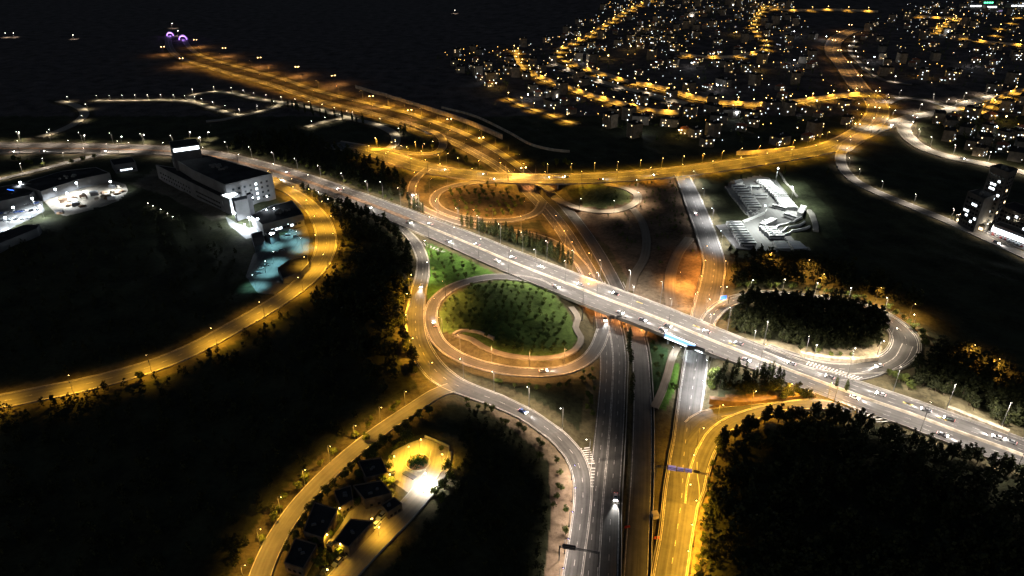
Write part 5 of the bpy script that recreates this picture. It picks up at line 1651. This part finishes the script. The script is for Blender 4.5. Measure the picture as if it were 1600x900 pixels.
TOWN = [[(800, 76), (870, 60), (915, 25), (985, -5), (1205, -5), (1262, 30), (1285, 120), (1352, 165), (1345, 205), (1290, 226), (1150, 232), (1000, 218), (900, 188), (830, 155), (788, 110)],
        [(1330, 50), (1400, 12), (1610, -8), (1640, 150), (1500, 138), (1420, 132), (1352, 112)],
        [(1452, 185), (1520, 168), (1640, 150), (1680, 260), (1560, 250), (1480, 232)],
        [(680, 95), (720, 75), (795, 72), (800, 120), (792, 150), (745, 125)]]
TN = ['the main town slope', 'the far right slope', 'the slope above the towers', 'the dark left end of town']
rg = random.Random(21)
spots = []
skeys = [s_[0] for s_ in STREETS] + ['upper']
for ti, T in enumerate(TOWN):
    P = poly(T)
    lo, hi = P[:, :2].min(0), P[:, :2].max(0)
    want = (188, 64, 28, 16)[ti]
    got = tries = 0
    while got < want and tries < 9000:
        tries += 1
        # choose in picture space density: nearer slope gets more
        x = rg.uniform(lo[0], hi[0])
        y = lo[1] + (hi[1] - lo[1]) * rg.random() ** 1.5
        if not inside(np.array([[x, y]]), P)[0] or on_road(x, y, 8.0):
            continue
        if any((x - a) ** 2 + (y - b_) ** 2 < 18.5 ** 2 for a, b_, _ in spots):
            continue
        spots.append((x, y, ti))
        got += 1
near_ = []
for x, y, ti in spots:
    best = min(((ROADS[k].near((x, y)), k) for k in skeys), key=lambda q: math.hypot(*(ROADS[q[1]].at(q[0][0])[0][i] - (x, y)[i] for i in range(2))))
    near_.append((best[1], best[0][0], best[0][1]))
order = sorted(range(len(spots)), key=lambda i: (near_[i][0], near_[i][2] > 0, near_[i][1]))
cnt = {}
for i in order:
    key, d, lat = near_[i]
    x, y, ti = spots[i]
    nm = 'broad yellow road' if key == 'upper' else key
    p = ROADS[key]
    _, a = p.at(d)
    c = cnt[(key, lat > 0)] = cnt.get((key, lat > 0), 0) + 1
    v = rg.randrange(len(HOUSES))
    pr, w, dd, st, txt = HOUSES[v]
    rz = a + rg.gauss(0, 0.12)
    # fronts face the valley
    while math.cos(rz) < 0:
        rz += PI
    o = pr.put(f'{txt} {nth(c)} along the {"far" if lat > 0 else "near"} side of the {nm}', (x, y, ground_z(x, y)), rz, 1.0, 'houses of the hillside town')
    for k in range(rg.choice((1, 2, 3, 3, 4, 5))):
        s_ = rg.randrange(st)
        f = rg.random()
        wx = rg.uniform(-w / 2 + 1.2, w / 2 - 1.2)
        m_ = rg.choices(('winw', 'winc', 'winy'), (4, 4, 3))[0]
        if f < 0.75:
            link('window', WIN[m_], o, (wx, -dd / 2 - 0.03 - (1.4 if 0.07 * w < wx < 0.37 * w else 0), s_ * 3.1 + 1.8), 0)
        else:
            sg = 1 if f > 0.87 else -1
            link('window', WIN[m_], o, (sg * (w / 2 + 0.03), rg.uniform(-dd / 2 + 1.2, dd / 2 - 1.2), s_ * 3.1 + 1.8), PI / 2)
for q in HOUSES:
    q[0].finish()
print('houses', len(spots))
for k, T in enumerate(TOWN):
    wood(T, (640, 280, 120, 70)[k], ('garden trees and bushes between the houses of the main town slope', 'garden trees between the houses of the far right slope', 'garden trees on the slope above the towers', 'garden trees at the dark left end of town')[k], 'broad', 0, 'garden_greenery', 0.55, 1.05, 30)
for key in ('outer terrace street', 'hairpin street', 'middle terrace street', 'upper terrace street', 'far yellow avenue', 'right hillside street', 'dim middle lane', 'ridge street'):
    p = ROADS[key]
    mb = MB()
    # added wall on the uphill side, put there to catch the street glow
    run = []
    for i in range(len(p.s)):
        sg = 1 if p.n[i, 1] > 0 else -1
        run.append(sg if abs(p.n[i, 1]) > 0.25 else 0)
    i = 0
    while i < len(run):
        j = i
        while j + 1 < len(run) and run[j + 1] == run[i]:
            j += 1
        if run[i] and j - i > 3:
            sg = run[i]
            sweep(mb, p, [(('f', sg, sg * 2.2), -1.0), (('f', sg, sg * 2.2), 3.6), (('f', sg, sg * 2.9), 3.6), (('f', sg, sg * 2.9), -1.0)][::sg], p.s[i] + 0.01, p.s[j] - 0.01, closed=True)
        i = j + 1
    if mb.v:
        tag(mb.build('retaining_wall', M['palestone']), f'added stone wall catching lamplight on the uphill side of the {key}', 'wall', 'added glow-catching walls of the town')
# countless small porch and garden lights on posts between the houses: one object per colour
rg = random.Random(77)
for nm, m_, n, lb in (('garden_lights', 'winw', 210, 'tiny warm porch and garden lights scattered through the hillside town'), ('garden_lights', 'winc', 260, 'tiny white porch and garden lights scattered through the hillside town'), ('garden_lights', 'amber', 260, 'tiny amber porch and garden lights scattered through the hillside town')):
    if m_ == 'amber':
        M['amber'] = emit('amber garden light', (1.0, 0.5, 0.1), 9)
    mb, pb = MB(), MB()
    k = 0
    while k < n:
        T = rg.choices(TOWN, (10, 5, 2, 1))[0]
        P = poly(T)
        for _ in range(12):
            lo, hi = P[:, :2].min(0), P[:, :2].max(0)
            x, y = rg.uniform(lo[0], hi[0]), rg.uniform(lo[1], hi[1])
            if inside(np.array([[x, y]]), P)[0] and not on_road(x, y, 1.0):
                z = ground_z(x, y)
                h = rg.uniform(3.0, 8.5)
                pb.tube([(x, y, z - 0.2), (x, y, z + h)], 0.05, 4)
                mb.ball((x, y, z + h + 0.3), rg.uniform(0.26, 0.5), 6, 4)
                k += 1
    gl = mb.build(nm, M[m_])
    pb.build('posts', M['darkmetal'], gl)['kind'] = 'stuff'
    tag(gl, lb, 'lights', kind='stuff')
# a far bright commercial centre at the top right corner
for k, (x, y, w_, m_) in enumerate(((1520, 6, 30, 'winc'), (1545, 8, 26, 'winc'), (1585, 6, 34, 'winc'), (1600, 3, 30, 'winc'), (1558, 14, 10, 'violetsign'), (1540, 1, 26, 'greensign'))):
    q = GG(x, y + 6)
    root = thing('commercial_block', f'far bright {("white-lit hall", "white-lit hall", "white-lit hall", "white-lit hall", "violet-lit shop", "green-signed hall")[k]} at the top right corner, {nth(k + 1)} in the cluster', 'building', tuple(q), 0.05, 'bright halls of the far centre')
    MB().box((0, 0, 4), (w_, 18, 10)).build('wall', M['stone2'], root)
    MB().box((0, 0, 9.1), (w_ - 0.6, 17.4, 0.25)).build('roof', M['whiteroof'], root)
    for e in range(4):
        MB().box((w_ * (-0.36 + 0.24 * e), -9.1, 5.2), (w_ * 0.17, 0.3, 3.0)).build('window', M[m_], root)
for k, (x, y) in enumerate(((1195, 12), (1180, 8), (870, 158), (825, 155), (985, 78), (1145, 12), (1080, 105), (1185, 110), (1240, 100), (1290, 62), (1440, 122), (1520, 103), (1555, 206), (1570, 190), (1595, 215), (760, 125), (775, 137), (1120, 140), (1240, 180), (1275, 165), (1150, 185), (1000, 205), (1060, 212), (1118, 212), (905, 100), (950, 92), (1365, 95), (1480, 55), (1150, 55), (1080, 30), (1240, 55), (1015, 45))):
    q = GG(x, y)
    if on_road(q[0], q[1], 0.5):
        continue
    o = MB().tube([(0, 0, -0.2), (0, 0, 6)], 0.09, 6).build('yard_lamp', M['metal'], None, tuple(q))
    wh = k % 3 != 1
    tag(o, f'bright {"white" if wh else "yellow"} yard lamp among the town houses, {nth(k + 1)} of the yard lamps', 'lamp', 'yard lamps of the town')
    MB().ball((0, 0, 6.3), 0.7).build('lens', M['wcool' if wh else 'wyel'], o)
    ld = bpy.data.lights.new('yard', 'POINT'); ld.energy = 6000; ld.color = (0.95, 0.98, 1.0) if wh else (1.0, 0.62, 0.12); ld.shadow_soft_size = 0.5
    lo = link('lamp_light', ld, o); lo.location = (0, 0, 7.2)

# ---------------------------------------------------------------- vehicles
def make_car(colour):
    root = thing('car', 'car', 'car')
    prof = [(-2.15, 0.35), (-2.2, 0.75), (-2.05, 0.98), (-1.2, 1.02), (1.0, 0.95), (1.95, 0.80), (2.2, 0.6), (2.2, 0.35)]
    mb = MB()
    rows = []
    for y, k in ((-0.88, 0.96), (-0.8, 1.0), (0.8, 1.0), (0.88, 0.96)):
        rows.append([(x * k, y, 0.30 + (z - 0.30) * (k if abs(y) > .85 else 1)) for x, z in prof])
    o = 0
    for r_ in rows:
        mb.v.extend(r_)
    n = len(prof)
    for i in range(3):
        for k in range(n):
            mb.f.append((i * n + k, i * n + (k + 1) % n, (i + 1) * n + (k + 1) % n, (i + 1) * n + k))
    mb.f.append(tuple(range(n - 1, -1, -1)))
    mb.f.append(tuple(3 * n + k for k in range(n)))
    # roof
    mb.add([(-1.35, -.62, 1.44), (0.25, -.62, 1.44), (0.25, .62, 1.44), (-1.35, .62, 1.44), (-1.3, -.6, 1.48), (0.2, -.6, 1.48), (0.2, .6, 1.48), (-1.3, .6, 1.48)],
           [(0, 1, 5, 4), (1, 2, 6, 5), (2, 3, 7, 6), (3, 0, 4, 7), (4, 5, 6, 7), (3, 2, 1, 0)])
    mb.build('body', M[colour], root)
    g = MB()
    g.add([(-1.85, -.76, 0.99), (0.95, -.76, 0.96), (0.95, .76, 0.96), (-1.85, .76, 0.99), (-1.35, -.61, 1.438), (0.25, -.61, 1.438), (0.25, .61, 1.438), (-1.35, .61, 1.438)],
          [(0, 1, 5, 4), (1, 2, 6, 5), (2, 3, 7, 6), (3, 0, 4, 7), (4, 5, 6, 7), (3, 2, 1, 0)])
    g.build('windows', M['glass'], root)
    wm = MB().tube([(0, -0.11, 0), (0, 0.11, 0)], 0.33, 12).mesh('wheel', M['rubber'])
    for x in (-1.35, 1.35):
        for y in (-0.8, 0.8):
            link('wheel', wm, root, (x, y, 0.33))
    return root


HEADM = MB().ball((0, 0, 0), 0.32, 8, 5, 0.7).mesh('headlight', M['head'])
TAILM = MB().box((0, 0, 0), (0.12, 0.5, 0.26)).mesh('tail light', M['tail'])


def with_lights(root, beam=True, hx=2.2, hy=0.62, hz=0.66):
    for y in (-hy, hy):
        link('headlight', HEADM, root, (hx, y, hz))
        link('tail_light', TAILM, root, (-hx, y, hz + 0.12))
    if beam:
        ld = bpy.data.lights.get('beam')
        if not ld:
            ld = bpy.data.lights.new('beam', 'SPOT')
            ld.energy = 22000; ld.color = (1.0, 0.95, 0.88); ld.spot_size = R(50); ld.spot_blend = 0.8; ld.shadow_soft_size = 0.2
        lo = link('beam', ld, root, (hx + 0.25, 0, hz + 0.1))
        lo.rotation_euler = (0, -R(90 - 9), 0)
    return root


CARS = {}
for c in ('white', 'silver', 'black', 'red', 'grey', 'blue'):
    CARS[c, True] = Proto(with_lights(make_car(c)))
    CARS[c, False] = Proto(make_car(c))


def drive(key, px, py, sg, col, where):
    p = ROADS[key]
    i = p.near(G(px, py))[0]
    off = float(np.interp(i, p.s, p.D[:, 3]))
    d, l = p.near(G(px, py, off))
    q, a = p.at(d, l, 0.01)
    return CARS[col, True].put(f'{col} car with lights on, {where}', q, a if sg > 0 else a + PI)


for k, (x, y, c) in enumerate(((437, 281, 'white'), (492, 300, 'silver'), (508, 311, 'white'), (580, 326, 'white'), (642, 350, 'white'), (700, 378, 'silver'), (780, 410, 'white'), (866, 448, 'white'), (964, 488, 'white'), (1006, 502, 'silver'), (1030, 514, 'white'), (1040, 509, 'grey'), (1172, 566, 'silver'), (1342, 625, 'white'), (1470, 680, 'grey'))):
    drive('main', x, y, 1, c, f"{nth(k + 1)} along the motorway's near lanes from the left")
for k, (x, y, c) in enumerate(((450, 271, 'silver'), (530, 297, 'white'), (670, 350, 'white'), (745, 383, 'grey'), (800, 403, 'white'), (850, 420, 'white'), (905, 445, 'silver'), (960, 460, 'black'), (1110, 522, 'white'), (1160, 540, 'grey'), (1243, 572, 'silver'), (1300, 592, 'grey'), (1380, 619, 'white'), (1440, 640, 'grey'), (1492, 660, 'black'), (1550, 682, 'white'), (1585, 694, 'silver'))):
    drive('main', x, y, -1, c, f"{nth(k + 1)} along the motorway's far lanes from the left")
for k, (x, y, c) in enumerate(((20, 238, 'white'), (66, 237, 'silver'), (160, 237, 'white'), (340, 250, 'white'))):
    drive('main', x, y, 1, c, f'{nth(k + 1)} from the left edge on the dim motorway stretch')
for k, (key, x, y, sg, c, t) in enumerate((('ramp9', 658, 450, 1, 'white', 'on the pale top of the S-shaped slip road'), ('ramp9', 820, 647, 1, 'blue', 'on the white stretch of the S-shaped slip road'), ('loop10', 852, 581, 1, 'white', 'at the bottom of the green loop'),
                                           ('loop10', 679, 509, -1, 'grey', 'at the left side of the green loop'), ('hwyL', 962, 776, 1, 'white', 'alone on the four-lane carriageway near the lower edge'), ('loop13', 1370, 574, 1, 'white', 'on the right loop near the hatching'),
                                           ('upper', 771, 281, 1, 'white', 'on the yellow road left of its bridge, nearest kerb'), ('upper', 755, 273, -1, 'silver', 'on the yellow road left of its bridge, far lanes'), ('upper', 860, 278, -1, 'white', 'on the yellow bridge, far lanes'), ('upper', 885, 277, -1, 'silver', 'right of another on the yellow bridge'),
                                           ('upper', 700, 267, -1, 'white', 'on the yellow road above the orchard loop'), ('upper', 942, 281, 1, 'grey', 'on the yellow road just right of its bridge'), ('upper', 1025, 274, -1, 'white', 'on the yellow road above the building site'), ('ramp16', 645, 306, 1, 'white', 'at the top of the orange slip road by the wood'),
                                           ('ramp16', 652, 322, 1, 'silver', 'close behind another on the orange slip road'), ('link7', 1087, 335, -1, 'white', 'on the cool white upper stretch of the straight road'), ('hwyL', 946, 503, 1, 'black', 'on the four-lane carriageway at the bridge shadow'), ('white5', 1430, 185, 1, 'white', 'on the pale town road by the junction'),
                                           ('white5', 1395, 196, -1, 'silver', 'left of another by the pale junction'), ('hwyL', 660, 203, 1, 'white', 'on the far highway by the yellow wall'), ('white5b', 1500, 248, 1, 'white', 'on the warm white road above the towers'), ('road6', 1560, 382, 1, 'white', 'on the dim road below the shop row'))):
    drive(key, x, y, sg, c, t)
for x, y, c, key, t in ((585, 826, 'white', None, 'parked white car in the yellow pool of the compound driveway'), (600, 806, 'silver', None, 'parked silver car just above the white one on the compound driveway'), (608, 796, 'black', None, 'parked dark car at the top of the driveway row'), (511, 892, 'black', None, 'parked black car at the bottom of the compound'), (522, 888, 'grey', None, 'parked grey car right of the black one at the compound bottom'),
                        (606, 790, 'grey', None, 'parked grey car in the shade of the driveway house')):
    p = acc18
    d, l = p.near(G(x, y))
    q, a = p.at(d, l, 0.01)
    CARS[c, False].put(t, q, a, 1.15)
rg = random.Random(9)
for k in range(26):
    x, y = -5 + 62 * (k % 9) / 8, 318 + 11 * (k // 9) + 6 * (1 - (k % 9) / 8)
    q = on(x, y, 'campus2')
    CARS[rg.choice(('white', 'silver', 'grey', 'black', 'blue')), False].put(f'parked car {nth(k % 9 + 1)} from the left in the {("top", "middle", "lowest")[k // 9]} row of the left edge car park', q, 1.2, 1.0, 'cars in the left edge car park')
for k, (x, y) in enumerate(((455, 362), (450, 368), (462, 370), (430, 396), (440, 392), (408, 420), (416, 416), (404, 428))):
    CARS[rg.choice(('white', 'silver', 'grey')), False].put(f'parked car in the teal-lit car park, {nth(k + 1)} counted from the hall', on(x, y, 'teal'), rg.uniform(0.3, 0.6), 1.0, 'cars in the teal car park')
for k in range(14):
    x, y = 1512 + 84 * k / 13, 351 + 34 * k / 13
    CARS[rg.choice(('white', 'silver', 'grey', 'red')), False].put(f'parked car on the strip before the shops, {nth(k + 1)} from the left', on(x, y, 'shops'), 0.9, 1.0, 'cars before the shops')
for k in range(8):
    q = on(1166 + 5 * (k % 4) + 2, 331 + 4 * (k // 4), 'depot')
    CARS[rg.choice(('white', 'silver', 'grey')), False].put(f'small parked vehicle by the straight depot wall, {nth(k + 1)} from the left', q, 0.4, 1.0, 'cars in the depot')
for q in CARS.values():
    q.finish()

# buses
root = thing('bus', 'bus', 'bus')
mb = MB()
mb.box((0, 0, 1.75), (11.8, 2.5, 2.7)); mb.box((0, 0, 3.14), (11.6, 2.3, 0.08), 0, 0.97)
mb.build('body', M['white'], root)
for sy in (-1, 1):
    MB().box((0, sy * 1.26, 2.2), (10.6, 0.06, 0.95)).build('window_band', M['glass'], root)
MB().box((5.92, 0, 2.1), (0.08, 2.2, 1.5)).build('windscreen', M['glass'], root)
MB().box((-2.0, 0, 3.36), (2.6, 1.6, 0.34), 0, 0.9).build('roof_unit', M['silver'], root)
wm = MB().tube([(0, -0.15, 0), (0, 0.15, 0)], 0.48, 12).mesh('wheel', M['rubber'])
for x in (-3.4, 3.7):
    for y in (-1.1, 1.1):
        link('wheel', wm, root, (x, y, 0.48))
tag(root, 'bus', 'bus')
BUS = Proto(root)


def buses(A, B, n, rz, what, frm='the top'):
    for k in range(n):
        t = k / max(1, n - 1)
        BUS.put(f'white bus parked in {what}, {nth(k + 1)} from {frm}', on(A[0] + (B[0] - A[0]) * t, A[1] + (B[1] - A[1]) * t, 'depot'), rz + rnd.gauss(0, 0.02), 1.0, 'buses parked in the depot')


buses((1192, 286), (1204, 297), 5, -0.10, 'the upper part of the long right-hand row')
buses((1207, 300), (1220, 311), 5, -0.10, 'the middle part of the long right-hand row')
buses((1222, 314), (1234, 328), 6, -0.10, 'the lower part of the long right-hand row')
buses((1153, 294), (1163, 306), 4, 0.05, 'the upper left depot row')
buses((1167, 312), (1178, 327), 5, 0.0, 'the middle left depot row')
buses((1146, 352), (1168, 384), 9, 0.0, 'the lower left depot row')
buses((1198, 360), (1212, 373), 5, 0.0, 'the row above the striped canopies')
for x, y, rz, t in ((1188, 309, 0.0, 'white bus standing crosswise alone in the depot middle'), (1172, 297, 1.1, 'white bus standing at an angle by the upper left row'), (1235, 341, -0.9, 'white bus standing at an angle near the serpentine walls'), (1217, 327, -0.7, 'white bus standing in front of the long right-hand row'), (1176, 296, 0.0, 'white bus standing across the top of the upper left row')):
    BUS.put(t, on(x, y, 'depot'), rz, 1.0)
BUS.finish()

# ---------------------------------------------------------------- signs, gantries, the blue panel
def gantry(key, px, py, side_from, side_to, label, panels, h=7.5, glow=None):
    p = ROADS[key]
    i = p.near(G(px, py))[0]
    off = float(np.interp(i, p.s, p.D[:, 3]))
    d, _ = p.near(G(px, py, off))
    q, a = p.at(d)
    root = thing('sign_gantry', label, 'sign gantry', q, a - PI / 2)
    for x in (side_from, side_to):
        MB().tube([(x, 0, -0.6), (x, 0, h + 0.6)], 0.22, 8).build('post', M['metal'], root)
    b_ = MB()
    for z in (h - 0.3, h + 0.5):
        b_.box(((side_from + side_to) / 2, 0, z), (abs(side_to - side_from), 0.25, 0.22))
    for k in range(9):
        x = side_from + (side_to - side_from) * (k + 0.5) / 9
        b_.box((x, 0, h + 0.1), (0.12, 0.12, 0.58))
    b_.build('beam', M['metal'], root)
    for x, w, hh, m_ in panels:
        pn = MB().box((x, -0.42, h + 0.1), (w, 0.14, hh)).build('sign_panel', M[m_], root)
        if m_ == 'violetsign':
            for e in range(3):
                MB().box((x - w * 0.28 + w * 0.28 * e, -0.51, h + 0.1 + (0.35, -0.3, 0.1)[e]), (w * 0.2, 0.06, 0.3)).build('lettering', M['white'], pn)
    return root


gantry('hwyL', 946, 516, -9.5, 9.5, 'sign gantry with two dark panel backs over the highway just below the bridge', [(-5.5, 3.2, 2.6, 'signback'), (-1.2, 3.2, 2.6, 'signback')])
gantry('link7', 1090, 562, -8, 8, 'sign gantry with one broad dark board over the straight road under the bridge', [(3.2, 6.0, 3.0, 'signback')])
g_ = gantry('link7', 1060, 757, -10, 12, 'sign gantry with violet-lit direction boards over the bottom of the straight road', [(-5.0, 2.6, 2.0, 'signback'), (-1.6, 3.0, 2.2, 'violetsign'), (1.8, 2.8, 2.2, 'violetsign'), (5.4, 3.4, 2.8, 'violetsign')])
gantry('ramp9', 892, 872, -9, 6, 'cantilever gantry with a dark board over the slip road at the lower edge', [(2.5, 5.0, 2.6, 'signback')])
q = GG(1131, 476)
root = thing('road_sign', 'blue direction sign on a post at the entrance of the right loop', 'sign', tuple(q), 0.3)
MB().tube([(3.2, 0, -0.3), (3.2, 0, 6.5)], 0.16, 8).build('post', M['metal'], root)
MB().tube([(3.2, 0, 6.4), (-3.0, 0, 6.4)], 0.12, 8).build('arm', M['metal'], root)
MB().box((-1.4, -0.25, 5.6), (4.6, 0.14, 2.8)).build('sign_panel', M['signblue'], root)
LG = bpy.data.lights.new('sign', 'SPOT'); LG.energy = 2500; LG.spot_size = R(90); LG.color = (0.8, 0.9, 1)
lo = link('lamp_light', LG, root, (-1.4, -3.2, 3.6)); lo.rotation_euler = (R(122), 0, 0)
d0, d1 = main.near(G(1042, 528))[0], main.near(G(1099, 550))[0]
qa, a = main.at(d0, -main.hwat(d0) - 0.9, 0)
qb, _ = main.at(d1, -main.hwat(d1) - 0.9, 0)
c = (Vector(qa) + Vector(qb)) / 2
ang = math.atan2(qb[1] - qa[1], qb[0] - qa[0])
Lg = (Vector(qb) - Vector(qa)).length
root = thing('illuminated_billboard', 'long blue backlit panel with a white tube along the lower edge of the motorway bridge', 'sign', tuple(c), ang)
MB().box((-Lg * 0.12, 0, 1.2), (Lg * 0.76, 0.5, 2.6)).build('blue_panel', M['blueglow'], root)
MB().box((Lg * 0.38, 0, 1.2), (Lg * 0.235, 0.5, 2.6)).build('dark_panel', M['signback'], root)
MB().tube([(-Lg * 0.5, -0.45, -0.2), (Lg * 0.46, -0.45, -0.2)], 0.28, 8).build('light_tube', M['whiteglow'], root)
MB().box((-Lg * 0.12, 0, 2.65), (Lg * 0.74, 0.4, 0.25)).build('top_tube', M['whiteglow'], root)
for k in range(5):
    MB().box((-Lg * 0.45 + k * Lg * 0.22, 0.45, 0.4), (0.25, 0.5, 2.0)).build('bracket', M['metal'], root)
for k in range(3):
    ld = bpy.data.lights.new('panel', 'SPOT'); ld.energy = 2600; ld.color = (0.86, 0.95, 1.0); ld.spot_size = R(120); ld.spot_blend = 0.8; ld.shadow_soft_size = 0.5
    link('panel_light', ld, root, (-Lg * 0.4 + k * Lg * 0.3, -1.2, -0.6))
# barriers and crate by the straight road
for (x, y, m_, nm, lb) in ((1023, 808, 'palestone', 'crate', 'pale slatted crate on the verge between highway and yellow road'), (1026, 841, 'orange', 'plastic_barrier', 'orange plastic barrier at the kerb of the yellow road'), (980, 824, 'red', 'plastic_barrier', 'red plastic barrier on the tree median near the lower edge')):
    q = G(x, y, LOW)
    mb = MB()
    if nm == 'crate':
        mb.box((0, 0, 1.1), (2.6, 2.6, 2.2))
        for e in range(5):
            mb.box((0, -1.34, 0.3 + e * 0.42), (2.7, 0.08, 0.28)); mb.box((0, 0.0, 2.24), (2.7 - e * 0.5, 2.7, 0.06 + e * 0.01))
    else:
        mb.box((0, 0, 0.2), (2.4, 0.8, 0.4)); mb.box((0, 0, 0.75), (2.3, 0.4, 0.7), 0, 0.9); mb.box((-0.7, 0, 0.55), (0.4, 0.9, 0.3)); mb.box((0.7, 0, 0.55), (0.4, 0.9, 0.3))
    tag(mb.build(nm, M[m_], None, (q[0], q[1], ground_z(q[0], q[1]) + 0.1), 0.2), lb, 'crate' if nm == 'crate' else 'barrier')
